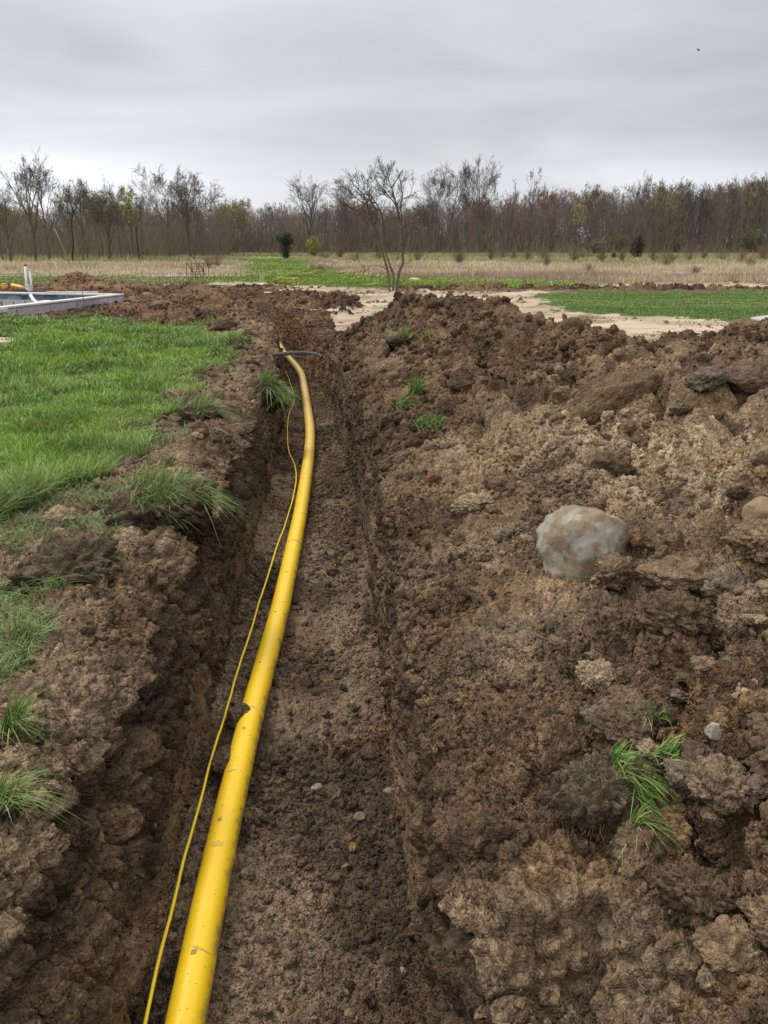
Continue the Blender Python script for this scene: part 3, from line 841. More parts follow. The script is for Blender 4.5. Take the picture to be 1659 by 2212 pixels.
def clods(mask, n, smin, smax, lab, grp, sink=.25):
    p, r_, c__ = sample_zone(mask, n)
    for k in range(n):
        s_ = smin + (smax - smin) * random.random() ** 2.2
        s_ *= min(1.0, .35 + p[k][1] * .16)
        o = link('dirt_clod', random.choice(clod_me))
        o.location = p[k] + np.array([0, 0, s_ * sink])
        o.scale = (s_ * random.uniform(.8, 1.35), s_ * random.uniform(.8, 1.2), s_ * random.uniform(.7, 1.0))
        o.rotation_euler = (random.uniform(-.5, .5), random.uniform(-.5, .5), random.uniform(0, 6.28))
        tag(o, lab, 'clod', grp)
clods(mound_mask, 110, .035, .13, 'lumpy brown clod of dug soil lying on the big spoil bank right of the trench', 'clods on the spoil bank')
nearc = mound_mask & (Yg < 2.4) & (S > .42) & (S < 1.6)
clods(nearc, 78, .04, .15, 'broken crumbly clod in the nearest lower right part of the spoil bank', 'near clods in the lower right', .2)
clods(edge_mask, 34, .03, .10, 'dark clod of topsoil lying on the strip between lawn and trench', 'clods along the lawn side of the trench')
clods(flo_mask, 24, .018, .040, 'small fallen clod lying on the trench floor beside the yellow pipe', 'clods on the trench floor')
farm = (Zn == 2) & (np.abs(X * F / np.maximum(Yg, .3)) < 1100) & (Yg > 12) & (Yg < 32) & (np.abs(S) > .35)
clods(farm, 48, .07, .22, 'clod of churned soil beyond the lawn at the far end of the trench', 'clods in the churned far ground', .1)

# ------------------------------------------------------------------ yellow pipe, tracer wire, black pipe
def mat_pipe():
    m, t, b = mat_nodes('yellow_plastic'); l = t.links.new
    geo = t.nodes.new('ShaderNodeNewGeometry'); at = t.nodes.new('ShaderNodeAttribute'); at.attribute_name = 'Col'
    n = t.nodes.new('ShaderNodeTexNoise'); n.inputs['Scale'].default_value = 14; n.inputs['Detail'].default_value = 6; n.inputs['Roughness'].default_value = .7
    l(geo.outputs['Position'], n.inputs['Vector'])
    # Col.r holds how much mud clings to that side of the pipe
    sp = t.nodes.new('ShaderNodeSeparateColor'); l(at.outputs['Color'], sp.inputs[0])
    ad = t.nodes.new('ShaderNodeMath'); ad.operation = 'ADD'; l(n.outputs['Fac'], ad.inputs[0]); l(sp.outputs[0], ad.inputs[1])
    r = t.nodes.new('ShaderNodeMapRange'); r.inputs[1].default_value = .60; r.inputs[2].default_value = .78; l(ad.outputs[0], r.inputs[0])
    n2 = t.nodes.new('ShaderNodeTexNoise'); n2.inputs['Scale'].default_value = 90; n2.inputs['Detail'].default_value = 3; l(geo.outputs['Position'], n2.inputs['Vector'])
    r2 = t.nodes.new('ShaderNodeMapRange'); r2.inputs[1].default_value = .67; r2.inputs[2].default_value = .70; l(n2.outputs['Fac'], r2.inputs[0])
    al = t.nodes.new('ShaderNodeAttribute'); al.attribute_name = 'along'
    an = t.nodes.new('ShaderNodeAttribute'); an.attribute_name = 'around'
    def mth(op, a, b=None, v=None):
        q = t.nodes.new('ShaderNodeMath'); q.operation = op; l(a, q.inputs[0])
        if b is not None: l(b, q.inputs[1])
        elif v is not None: q.inputs[1].default_value = v
        return q.outputs[0]
    nA = t.nodes.new('ShaderNodeTexNoise'); nA.inputs['Scale'].default_value = 3.5; l(geo.outputs['Position'], nA.inputs['Vector'])
    ft = mth('FRACT', mth('MULTIPLY', al.outputs['Fac'], v=1.9)); dash = mth('LESS_THAN', ft, v=.035)
    fa = mth('ABSOLUTE', mth('SUBTRACT', mth('ADD', an.outputs['Fac'], mth('MULTIPLY', nA.outputs['Fac'], v=.35)), v=.44)); lane = mth('LESS_THAN', fa, mth('MULTIPLY', n.outputs['Fac'], v=.04))
    mark = mth('MULTIPLY', dash, lane)
    fr = mth('FRACT', mth('ADD', mth('MULTIPLY', al.outputs['Fac'], v=1.35), mth('MULTIPLY', nA.outputs['Fac'], v=.5)))
    ring = mth('MULTIPLY', mth('LESS_THAN', fr, v=.012), mth('GREATER_THAN', n.outputs['Fac'], v=.5))
    extra = mth('MAXIMUM', mark, mth('MULTIPLY', ring, v=.7))
    mxm = t.nodes.new('ShaderNodeMath'); mxm.operation = 'MAXIMUM'; l(r.outputs[0], mxm.inputs[0]); l(r2.outputs[0], mxm.inputs[1])
    mu = t.nodes.new('ShaderNodeMath'); mu.operation = 'MULTIPLY'; l(mth('MAXIMUM', mxm.outputs[0], extra), mu.inputs[0]); mu.inputs[1].default_value = .75
    n3 = t.nodes.new('ShaderNodeTexNoise'); n3.inputs['Scale'].default_value = 5; l(geo.outputs['Position'], n3.inputs['Vector'])
    ye = t.nodes.new('ShaderNodeMix'); ye.data_type = 'RGBA'; l(n3.outputs['Fac'], ye.inputs[0])
    ye.inputs[6].default_value = (.86, .545, .010, 1); ye.inputs[7].default_value = (.91, .60, .020, 1)
    # dusty film towards the far end: Col.g
    du = t.nodes.new('ShaderNodeMix'); du.data_type = 'RGBA'; l(sp.outputs[1], du.inputs[0]); l(ye.outputs[2], du.inputs[6]); du.inputs[7].default_value = (.66, .45, .12, 1)
    mx = t.nodes.new('ShaderNodeMix'); mx.data_type = 'RGBA'; l(mu.outputs[0], mx.inputs[0]); l(du.outputs[2], mx.inputs[6]); mx.inputs[7].default_value = (.20, .135, .07, 1)
    l(mx.outputs[2], b.inputs['Base Color'])
    rr = t.nodes.new('ShaderNodeMapRange'); rr.inputs[3].default_value = .38; rr.inputs[4].default_value = .85; l(mu.outputs[0], rr.inputs[0]); l(rr.outputs[0], b.inputs['Roughness'])
    return m
M_pipe = mat_pipe()
def flo(px, py, z): return gp(px, py, z)
pz = -.6 + .062
pp = [(330, 2560), (400, 2212), (473, 1850), (545, 1540), (600, 1335), (627, 1215), (651, 1095), (667, 985), (670, 930), (664, 880), (657, 835), (650, 806), (632, 782), (616, 765), (607, 752)]
path = [gp(a, b, pz) for a, b in pp]
path[-1][2] += .02
ext = path[-1] + (path[-1] - path[-2]) * np.array([1.0, 1.0, 0]); path.append(ext)
path = smooth_path(path, 26)
npp = len(path); nseg = 40
V, fs = sweep(path, .0515, nseg)
cc = np.zeros((len(V), 3), np.float32)
side = np.tile(np.arange(nseg), npp)
cen = np.repeat(path, nseg, 0)
rel = V[:npp * nseg] - cen
cc[:npp * nseg, 0] = np.clip(rel[:, 0] / .0515, 0, 1) ** 2 * .26 - rel[:, 2] / .0515 * .13
cc[:npp * nseg, 1] = smooth01(5, 10, cen[:, 1])
root = empty('gas_pipe', tuple(path[0]))
tag(root, 'long yellow plastic gas pipe curving along the trench floor', 'pipe')
o = mk('pipe_run', V - path[0], fs, cc, M_pipe, root)
arc = np.concatenate([[0], np.cumsum(np.linalg.norm(np.diff(path, axis=0), axis=1))])
for nm_, val in (('along', np.concatenate([np.repeat(arc, nseg), [0, 0]])), ('around', np.concatenate([np.arctan2(rel[:, 2], rel[:, 0]) / 6.2832 % 1, [0, 0]]))):
    av = o.data.attributes.new(nm_, 'FLOAT', 'POINT'); av.data.foreach_set('value', val.astype(np.float32))
for py in (1852, 1545, 1180, 868):
    k = int(np.argmin([abs(CY - F * (q_[1] * math.sin(PITCH) + (q_[2] - CAMZ) * math.cos(PITCH)) / (q_[1] * math.cos(PITCH) - (q_[2] - CAMZ) * math.sin(PITCH)) - py) if q_[1] > .5 else 1e9 for q_ in path]))
    tdir = path[k + 1] - path[k]; tdir /= np.linalg.norm(tdir)
    pts = [path[k] + tdir * a_ for a_ in (-.012, -.009, -.003, .003, .009, .012)]
    V, fs = sweep(pts, [.0512, .0524, .053, .053, .0524, .0512], 40, False)
    mk('weld_bead', V - path[0], fs, np.full((len(V), 3), .12, np.float32), M_pipe, root)

m_, t_, b_ = mat_nodes('yellow_wire'); b_.inputs['Base Color'].default_value = (.85, .60, .02, 1); b_.inputs['Roughness'].default_value = .4
wp = [(280, 2400), (312, 2212), (372, 1960), (428, 1745), (478, 1570), (512, 1455), (545, 1350), (592, 1200), (620, 1120), (637, 1055), (638, 1010), (622, 965), (623, 900), (635, 868), (632, 845), (625, 822), (618, 806), (612, 795)]
wz = np.interp(np.arange(len(wp)), [0, 3, 6, 10, 17], [-.50, -.52, -.54, -.55, -.54])
wpath = smooth_path([gp(a, b, z) for (a, b), z in zip(wp, wz)], 14)
wpath[:, 0] += .006 * (fbm(np.stack([wpath[:, 1] * 6, wpath[:, 1] * 0, wpath[:, 1] * 0], -1), 8, 2) - .5)
V, fs = sweep(wpath, .0052, 10)
o = mk('tracer_wire', V, fs, None, m_)
tag(o, 'thin yellow tracer wire running left of the yellow pipe', 'wire')

m_, t_, b_ = mat_nodes('black_plastic'); b_.inputs['Base Color'].default_value = (.085, .075, .068, 1); b_.inputs['Roughness'].default_value = .62
def at_d(px, py, Y):
    """point on the sight line through px, py at forward distance Y"""
    u, v = (px - CX) / F, (py - CY) / F
    k = Y / (math.cos(PITCH) - v * math.sin(PITCH))
    return np.array([u * k, Y, CAMZ + k * (-math.sin(PITCH) - v * math.cos(PITCH))])
bpts = smooth_path([at_d(590, 767, 9.55), at_d(606, 765, 9.6), at_d(630, 763, 9.65), at_d(655, 762, 9.7), at_d(675, 764, 9.7), at_d(688, 767, 9.68), at_d(696, 771, 9.66)], 6)
bo = bpts[0].copy()
root = empty('drain_pipe', tuple(bo)); tag(root, 'old black pipe bridging the trench over the far yellow pipe', 'pipe')
V, fs = sweep(bpts - bo, np.linspace(.024, .021, len(bpts)), 16); mk('pipe_wall', V, fs, None, m_, root)
V, fs = sweep(smooth_path([at_d(632, 766, 9.62), at_d(642, 770, 9.62), at_d(655, 772, 9.62), at_d(667, 771, 9.62), at_d(677, 767, 9.63)], 6) , .0042, 6)
m2, t2, b2 = mat_nodes('pale_root'); b2.inputs['Base Color'].default_value = (.20, .15, .10, 1)
o = mk('loose_root', V, fs, None, m2); tag(o, 'thin pale root sagging just under the black pipe', 'root')
def stick(name, lab, cat, pts, r, mat, z=.0):
    V, fs = sweep(smooth_path(pts, 5), r, 7); o = mk(name, V, fs, None, mat); tag(o, lab, cat); return o
def above(px, py, h=.01): q_, n = pick(px, py); return q_ + np.array([0, -.01, h])
stick('loose_root', 'long bent dark root trailing from the left bank down the cut', 'root', [above(462, 932, .03), above(490, 945, .04), above(520, 972, .03), above(545, 1000, .03), above(562, 1016, .0)], .0045, m2)
stick('twig', 'straight pale twig lying on the lower spoil bank slope', 'twig', [above(790, 1016, .01), above(830, 1000, .02), above(872, 976, .02)], .004, m2)

# ------------------------------------------------------------------ boulder and stones
def stone(name, lab, cat, px, py, size, base, mat, seed, sub=4, cut=8, noise=.1, fine=.0, flat=.8, rz=0, tilt=(0, 0), sink=.2, patchc=None, pf=2.0, pt=.5):
    q_, n = pick(px, py)
    V, Fc = chunk(sub, seed, cut, noise, 1.8, 1.0, fine)
    cc = base * (.85 + .3 * fbm(V * 3, seed + 3, 3)[:, None])
    if patchc is not None:
        k = smooth01(pt - (.012 if name == 'boulder' else .04), pt + (.012 if name == 'boulder' else .04), fbm(V * pf + 3, seed + 7, 4))
        k = k * smooth01(-.5, .1, V[:, 2])
        if name == 'boulder': V = V * (1 + k * (.012 + .05 * (lumps(V * 7, 77)[0] - .3)))[:, None].astype(np.float32)
        cc = lerp(cc, patchc, k)
    sx, sy, sz_ = size
    V = V * np.array([sx, sy, sz_])
    o = mk(name, V, [Fc], cc, mat)
    o.location = q_ + np.array([0, sy * .5, sz_ * (1 - sink) - sz_ * .5])
    o.rotation_euler = (tilt[0], tilt[1], rz)
    tag(o, lab, cat)
    return o
stone('boulder', 'rounded pale grey boulder half sunk in the spoil bank', 'boulder', 1268, 1222, (.172, .16, .170), c3(.295, .272, .225), M_stone, 960, 5, 3, .15, .05, 1, .2, (.35, .22), .36, c3(.235, .175, .112), 3.2, .47)
stone('clay_lump', 'orange brown lump touching the right side of the grey boulder', 'clod', 1392, 1178, (.055, .045, .045), c3(.26, .145, .065), M_lump, 911, 4, 8, .15, .12)
stone('stone', 'small tan stone below the right side of the grey boulder', 'stone', 1335, 1224, (.036, .028, .024), c3(.36, .27, .18), M_stone, 912)
stone('clay_lump', 'brown lump below the left side of the grey boulder', 'clod', 1195, 1212, (.045, .04, .05), c3(.17, .105, .06), M_lump, 913, 4, 6, .15, .12)
stone('stone', 'tan rounded stone at the right picture edge level with the boulder', 'stone', 1645, 1120, (.065, .06, .055), c3(.25, .175, .105), M_stone, 914)
stone('stone', 'pale pointed stone above the grass sod in the lower right', 'stone', 1552, 1590, (.025, .022, .028), c3(.36, .31, .25), M_stone, 915)
stone('clod_flake', 'flat greyish brown flake of soil below the lower right grass sod', 'clod', 1485, 1850, (.062, .05, .028), c3(.24, .175, .125), M_lump, 916, 4, 7, .2, .15, 1, .4, (.5, .1))
stone('clod', 'crumbly light clod right of the grass sod in the lower right', 'clod', 1580, 1735, (.075, .07, .05), c3(.25, .175, .11), M_lump, 917, 5, 5, .2, .35)
stone('clod', 'dark rounded clod behind the lower right grass sod', 'clod', 1510, 1660, (.045, .045, .04), c3(.15, .10, .07), M_lump, 918, 4, 5, .15, .15)
stone('clod_slab', 'large tilted slab of brown clay high on the spoil bank', 'clod', 1335, 880, (.33, .17, .15), c3(.21, .14, .078), M_lump, 919, 5, 11, .14, .10, 1, .5, (.35, -.42), .30, c3(.16, .10, .055), 3)
stone('clod_slab', 'smooth rounded clay block at the right picture edge', 'clod', 1635, 830, (.17, .16, .10), c3(.19, .125, .085), M_lump, 920, 5, 9, .12, .08, 1, .2, (.1, -.3))
stone('clod', 'dark angular clod in the middle of the spoil bank under a grass tuft', 'clod', 975, 900, (.10, .08, .10), c3(.115, .075, .048), M_lump, 921, 5, 9, .18, .15)
stone('clod', 'brown block of soil left of the large tilted slab', 'clod', 1020, 835, (.16, .13, .11), c3(.14, .09, .056), M_lump, 922, 5, 9, .2, .2)
stone('clod', 'reddish brown clod on the mid slope of the spoil bank', 'clod', 932, 1043, (.055, .045, .04), c3(.19, .085, .055), M_lump, 923, 4, 8, .14, .1)
stone('flat_rock', 'smooth reddish brown slab of clay on the left bank', 'rock', 492, 890, (.10, .13, .055), c3(.20, .115, .075), M_lump, 924, 5, 9, .12, .06, 1, .3, (.1, .3))
stone('stone', 'pale oblong stone lying on the trench floor', 'stone', 683, 1706, (.030, .018, .012), c3(.25, .205, .145), M_stone, 925, rz=.5)
stone('stone', 'grey brown stone on the trench floor against the right wall', 'stone', 845, 1718, (.032, .022, .018), c3(.20, .155, .11), M_stone, 926)
stone('stone', 'round brown stone on the trench floor right of the pipe', 'stone', 775, 1773, (.024, .02, .016), c3(.20, .15, .11), M_stone, 927)
stone('clod', 'dark clod on the trench floor right of the pale oblong stone', 'clod', 800, 1642, (.042, .03, .022), c3(.11, .078, .052), M_lump, 928, 4, 6, .15, .15)
stone('clod', 'black lump of soil alone in the middle of the trench floor', 'clod', 720, 1243, (.045, .035, .025), c3(.075, .05, .035), M_lump, 929, 4, 6, .15, .15)
stone('stone', 'whitish chip of stone stuck in the lower slope of the spoil bank', 'stone', 1022, 1738, (.012, .016, .022), c3(.22, .17, .12), M_stone, 930)
stone('clod', 'clod of mud leaning against the left side of the yellow pipe', 'clod', 516, 1580, (.050, .06, .062), c3(.17, .115, .072), M_lump, 931, 5, 7, .2, .2, sink=-.25)
stone('clod', 'lower of the mud clods leaning on the yellow pipe from the left', 'clod', 486, 1682, (.045, .08, .056), c3(.16, .105, .068), M_lump, 932, 5, 7, .2, .2, sink=-.2)
stone('clod', 'large dark clod on the far crest of the spoil bank', 'clod', 945, 664, (.12, .10, .08), c3(.13, .085, .055), M_lump, 933, 4, 9, .2, .2)
stone('clod', 'rounded clod on the right shoulder of the spoil bank crest', 'clod', 1238, 712, (.10, .09, .085), c3(.16, .105, .065), M_lump, 934, 4, 8, .2, .2)
stone('clod', 'dark clod standing on the turf corner beside the churned ground', 'clod', 484, 712, (.22, .16, .12), c3(.11, .07, .045), M_lump, 935, 4, 9, .2, .25)

# ------------------------------------------------------------------ sods: a lump of topsoil, its grass and hanging roots
G1, G2, G3, GY, GP = c3(.105, .205, .035), c3(.15, .26, .055), c3(.20, .28, .12), c3(.36, .36, .10), c3(.25, .31, .12)
def sod(px, py, wpx, hpx, lab, nb=500, bh=.11, green=.5, rootn=40, drop=0.0, face=None, seed=0, soil=True, dark=SOIL_D, droop=.9, back=0, name='sod_clump', tall=1.0, gc=(0, 0), gr=(1, 1), comb=None):
    q_, n = pick(px, py)
    d = q_[1] * math.cos(PITCH) + (CAMZ - q_[2]) * math.sin(PITCH)
    rx, rz_ = wpx * d / F / 2, hpx * d / F / 2
    ry = rx * .75
    root = empty(name, tuple(q_ + np.array([0, back, 0])))
    tag(root, lab, 'sod' if soil else 'grass tuft')
    rs_ = np.random.default_rng(1000 + seed)
    if soil:
        V, Fc = chunk(5, 1100 + seed, 4, .40, 2.1, 1.0, .40)
        F1, F2, crr = worley(V * 5, 1200 + seed)
        cc = dark * (.6 + .9 * crr[:, None])
        top = smooth01(.2, .6, V[:, 2] + .3 * (fbm(V * 3, seed, 2) - .5))
        cc = lerp(cc, lerp(c3(.19, .135, .085), c3(.14, .12, .065), fbm(V * 4, seed + 2, 2)), top * .8)
        V = V * np.array([rx, ry, rz_]) + np.array([0, ry * .2, 0])
        mk('soil_lump', V, [Fc], cc, M_lump, root)
    # grass over the top, drooping outwards over the rim
    a = rs_.uniform(0, 2 * math.pi, nb); r_ = np.sqrt(rs_.uniform(0, 1, nb))
    fl = np.array([0, ry * .2, 0]) if soil else np.zeros(3)
    cl = fbm(np.stack([np.cos(a) * r_ * 2 + 9, np.sin(a) * r_ * 2, a * 0 + seed], -1), 1300 + seed, 2)
    keep = cl > (.44 if soil else 0)
    a, r_ = a[keep], r_[keep]; n_b = len(a)
    ex = np.clip(np.cos(a) * r_ * gr[0] + gc[0], -.97, .97); ey = np.clip(np.sin(a) * r_ * gr[1] + gc[1], -.97, .97)
    a = np.arctan2(ey, ex); r_ = np.minimum(np.hypot(ex, ey), 1.0)
    pos = np.stack([np.cos(a) * r_ * rx, np.sin(a) * r_ * ry, np.sqrt(np.clip(1 - r_ ** 2, 0, 1)) * rz_ * .85 if soil else r_ * 0], -1) + fl
    az = a + rs_.normal(0, .55, n_b) if comb is None else comb + rs_.normal(0, .6, n_b)
    lean = np.clip(r_ * droop + rs_.normal(.15, .3, n_b), 0, 1.9)
    hh = bh * rs_.uniform(.5, 1.25, n_b) * tall
    mixc = rs_.random((n_b, 1))
    col = G1 + (G2 - G1) * mixc
    pale = rs_.random((n_b, 1)) > green
    col = np.where(pale, GP * rs_.uniform(.7, 1.05, (n_b, 1)), col)
    yel = rs_.random((n_b, 1)) < .10
    col = np.where(yel, GY, col)
    wd = max(.0032, .00085 * d)
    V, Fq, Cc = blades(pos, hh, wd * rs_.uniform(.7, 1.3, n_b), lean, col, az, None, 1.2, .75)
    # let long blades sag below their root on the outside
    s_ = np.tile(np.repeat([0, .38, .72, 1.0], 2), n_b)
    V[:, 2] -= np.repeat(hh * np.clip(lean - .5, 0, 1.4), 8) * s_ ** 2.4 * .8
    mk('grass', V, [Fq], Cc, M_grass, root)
    if rootn and soil:
        p0, p1, a0 = [], [], []
        for _ in range(rootn):
            an = rs_.uniform(math.pi, 2 * math.pi); el = rs_.uniform(-.9, .3)
            q0 = np.array([math.cos(an) * math.cos(el) * rx, math.sin(an) * math.cos(el) * ry + ry * .2, math.sin(el) * rz_]) * .95
            dr_ = np.array([rs_.normal(0, .3), rs_.normal(-.3, .3), -1.0])
            for _k in range(4):
                q1 = q0 + dr_ / np.linalg.norm(dr_) * rs_.uniform(.008, .02)
                p0.append(q0); p1.append(q1); q0 = q1; dr_ = dr_ + rs_.normal(0, .55, 3)
        rr = np.full(len(p0), max(.0009, .00022 * d))
        V, Fq = prisms(p0, p1, rr, rr * .8, 4)
        mk('roots', V, [Fq], np.tile(c3(.20, .14, .09), (len(V), 1)), M_bark, root)
    return root
sod(330, 1120, 235, 150, 'large shaggy sod with long grass overhanging the left trench edge', 2300, .14, .5, 120, seed=1, gc=(.25, 0), gr=(.75, .9), comb=.2, droop=1.1)
sod(135, 1250, 235, 150, 'dark root-matted sod with thin grass behind its top on the left bank', 420, .08, .2, 240, seed=2, gc=(.1, .7), gr=(.9, .25), comb=.3)
sod(575, 862, 85, 70, 'grassy sod hanging at the trench lip left of the yellow pipe bend', 900, .15, .8, 40, seed=3, gc=(.4, 0), gr=(.6, .9), comb=-.6, droop=1.3)
sod(432, 905, 90, 50, 'sod with pale flattened grass beside the reddish clay slab', 600, .14, .4, 20, seed=4, comb=.6, droop=1.2)
sod(508, 752, 75, 36, 'small green sod at the far corner of the near lawn', 500, .14, .7, 10, seed=5)
sod(38, 1605, 110, 70, 'bright green tuft on a dark clump at the left picture edge', 300, .13, .9, 60, seed=6, droop=1.2, comb=-.1, gc=(-.3, 0), gr=(.5, .6))
sod(5, 1745, 70, 60, 'lower tuft of long blades at the left picture edge', 160, .12, .9, 40, seed=7, droop=1.2, comb=.2)
sod(50, 1395, 80, 60, 'small greyish grass tuft below the dark root-matted sod', 260, .07, .4, 30, seed=8, comb=.2)
sod(470, 770, 60, 30, 'low mossy green sod between lawn and far trench lip', 420, .13, .8, 10, seed=9)
sod(866, 738, 62, 26, 'dark-bellied sod with a green fringe high on the spoil bank', 420, .12, .9, 20, seed=10, gc=(0, .3), gr=(1, .5))
sod(920, 730, 16, 10, 'tiny green tuft right of the dark-bellied sod', 60, .10, 1, 0, seed=11, soil=False)
sod(897, 850, 26, 10, 'upright light green tuft growing out of the spoil bank', 120, .17, 1, 0, seed=12, soil=False, droop=.5)
sod(872, 885, 44, 26, 'upper of two green sods half buried on the mid spoil bank', 220, .12, 1, 10, seed=13, comb=-.3, droop=1.2)
sod(925, 925, 74, 30, 'lower of two green sods half buried on the mid spoil bank', 300, .12, 1, 30, seed=14, comb=-.3, droop=1.2)
sod(1290, 1745, 200, 260, 'big nearby block of turf with a bright green grass edge on its right side', 420, .070, .88, 320, seed=15, dark=SOIL_D * 1.5, droop=1.6, gc=(.60, .05), gr=(.38, .85), comb=-.35)
sod(1370, 1800, 60, 50, 'middle green tuft on the right edge of the big turf block', 170, .060, .85, 20, seed=21, droop=1.7, comb=-.7)
sod(1345, 1690, 50, 40, 'upper short tuft on the right edge of the big turf block', 130, .055, .8, 20, seed=22, droop=1.2)
sod(1440, 1655, 90, 40, 'green grass tuft behind the big turf block in the lower right', 260, .065, .9, 10, seed=16, droop=1.4, comb=-.2)
sod(1495, 1985, 90, 50, 'small grass tuft low in the bottom right corner', 90, .06, .95, 20, seed=17, droop=1.5, comb=-.4)
sod(1400, 1560, 120, 60, 'dark hollow clump with dangling roots above the lower right turf', 40, .05, .9, 160, seed=18, gc=(0, -.6), gr=(.6, .2))
print('sods', time.time() - T0)

# ------------------------------------------------------------------ grass that nobody could count
def field_blades(name, lab, cat, mask, n, h, w, lean, colf, wt=None, tip=1.3, base=.7):
    p, r_, c__ = sample_zone(mask, n, wt)
    d = np.maximum(p[:, 1], 1.0)
    hh = h(p, d); ww = w(p, d); cc = colf(p, d)
    V, Fq, Cc = blades(p.astype(np.float64), hh, ww, lean(p, d), cc, None, None, tip, base)
    o = mk(name, V, [Fq], Cc, M_grass); tag(o, lab, cat, kind='stuff'); return o
vis = (np.abs(X * F / np.maximum(Yg, .5)) < 1150)
def lawn_h(p, d):
    k = .5 + .55 * (fbm(p * np.array([3.1, 3.1, 0]), 201, 3) - .5)
    return (.055 + .10 * smooth01(.3, .7, k)) * rng.uniform(.5, 1.3, len(p)) * (1 + .35 * smooth01(6, 3, p[:, 1]))
edgeX = np.array([X[j][Zn[j] == 1].max() if (Zn[j] == 1).any() else -99 for j in range(nR)])
def lawn_c(p, d):
    n = len(p)
    k = fbm(p * np.array([1.6, 1.6, 0]), 202, 3)[:, None]
    c = c3(.095, .190, .016) + (c3(.190, .310, .030) - c3(.095, .190, .016)) * smooth01(.3, .7, k) 
    c = c * rng.uniform(.7, 1.3, (n, 1))
    k2 = smooth01(.48, .62, fbm(p * np.array([.9, .9, 0]) + 4, 203, 3))[:, None]
    c = np.where(rng.random((n, 1)) < .12 + .25 * k2, c3(.30, .40, .15) * rng.uniform(.7, 1.2, (n, 1)), c)
    c = np.where(rng.random((n, 1)) < .05, c3(.38, .34, .18), c)
    # dusty, flattened grass beside the dug strip
    e_ = np.clip(1 - (np.interp(p[:, 1], Yr, edgeX) - p[:, 0]) / (.25 + .06 * p[:, 1]), 0, 1)[:, None]
    return c * (1 - e_ * .45) + c3(.27, .33, .12) * e_ * .45
LMv = (Zn == 1) & vis & (Yg > 1.2)
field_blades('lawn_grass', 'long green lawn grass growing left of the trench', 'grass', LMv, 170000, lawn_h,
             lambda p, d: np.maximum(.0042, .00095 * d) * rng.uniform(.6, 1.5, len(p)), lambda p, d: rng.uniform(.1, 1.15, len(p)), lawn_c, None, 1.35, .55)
strag = (Zn == 2) & vis & (S < -.30) & (S > -1.5) & (Yg < 11); strag[:, nL:] = False
sel = np.zeros_like(strag); sel[:n_] = fbm(P[:n_] * 2.6, 211, 3) > .53; strag &= sel
field_blades('straggling_grass', 'pale trampled grass poking through the thrown soil by the lawn', 'grass', strag, 9000,
             lambda p, d: rng.uniform(.03, .10, len(p)), lambda p, d: np.maximum(.003, .0009 * d), lambda p, d: rng.uniform(.5, 1.5, len(p)),
             lambda p, d: c3(.19, .26, .085) * rng.uniform(.6, 1.2, (len(p), 1)))
RM = (Zn == 7) & vis
field_blades('far_lawn_grass', 'green grass of the lawn beyond the spoil bank', 'grass', RM, 45000, lambda p, d: rng.uniform(.02, .055, len(p)),
             lambda p, d: .0007 * d, lambda p, d: rng.uniform(.2, .8, len(p)),
             lambda p, d: lerp(c3(.105, .165, .035), c3(.17, .24, .06), rng.random(len(p))) * (.7 + .6 * fbm(p * np.array([.3, .8, 0]), 232, 3)[:, None]), None, 1.12, .9)
MM = (Zn == 3) & vis & (Yg < 75)
field_blades('meadow_grass', 'bright green meadow grass beyond the sandy track', 'grass', MM, 40000, lambda p, d: rng.uniform(.05, .13, len(p)),
             lambda p, d: .0009 * d, lambda p, d: rng.uniform(.2, .8, len(p)),
             lambda p, d: lerp(c3(.14, .215, .04), c3(.24, .30, .065), rng.random(len(p))) * (.65 + .7 * fbm(p * np.array([.15, .5, 0]), 233, 3)[:, None]), Yg, 1.1, .92)
GL = (Zn == 8) & vis
field_blades('sparse_grass', 'sparse yellow green grass around the pool dig', 'grass', GL, 9000, lambda p, d: rng.uniform(.03, .08, len(p)),
             lambda p, d: .0009 * d, lambda p, d: rng.uniform(.2, .8, len(p)), lambda p, d: lerp(c3(.13, .17, .04), c3(.2, .22, .07), rng.random(len(p))))
DM = (Zn == 4) & vis & (Yg < 75)
field_blades('dry_grass', 'tall dry buff grass standing beyond the meadow', 'dry grass', DM, 60000, lambda p, d: rng.uniform(.10, .36, len(p)) * (.55 + .6 * smooth01(.35, .6, fbm(p * .35, 221, 3))),
             lambda p, d: .0006 * d * rng.uniform(.6, 1.4, len(p)), lambda p, d: rng.uniform(.05, .5, len(p)),
             lambda p, d: lerp(c3(.46, .38, .27), c3(.64, .54, .39), rng.random(len(p))) * lerp(c3(.62, .56, .54), c3(1.08, 1.06, 1.0), smooth01(.38, .58, fbm(p * np.array([.07, .33, 0]), 222, 4))), Yg, 1.2, .75)
FM = (Zn == 5) & vis & (Yg > 40) & (Yg < 115)
field_blades('rough_field_grass', 'rough olive and buff weeds of the far field', 'grass', FM, 60000, lambda p, d: rng.uniform(.08, .32, len(p)),
             lambda p, d: .0007 * d * rng.uniform(.6, 1.4, len(p)), lambda p, d: rng.uniform(.05, .6, len(p)),
             lambda p, d: lerp(c3(.22, .24, .09), c3(.44, .36, .21), smooth01(.4, .62, fbm(p * np.array([.06, .16, 0]), 223, 4)) * rng.uniform(.4, 1, len(p))), Yg, 1.2, .8)
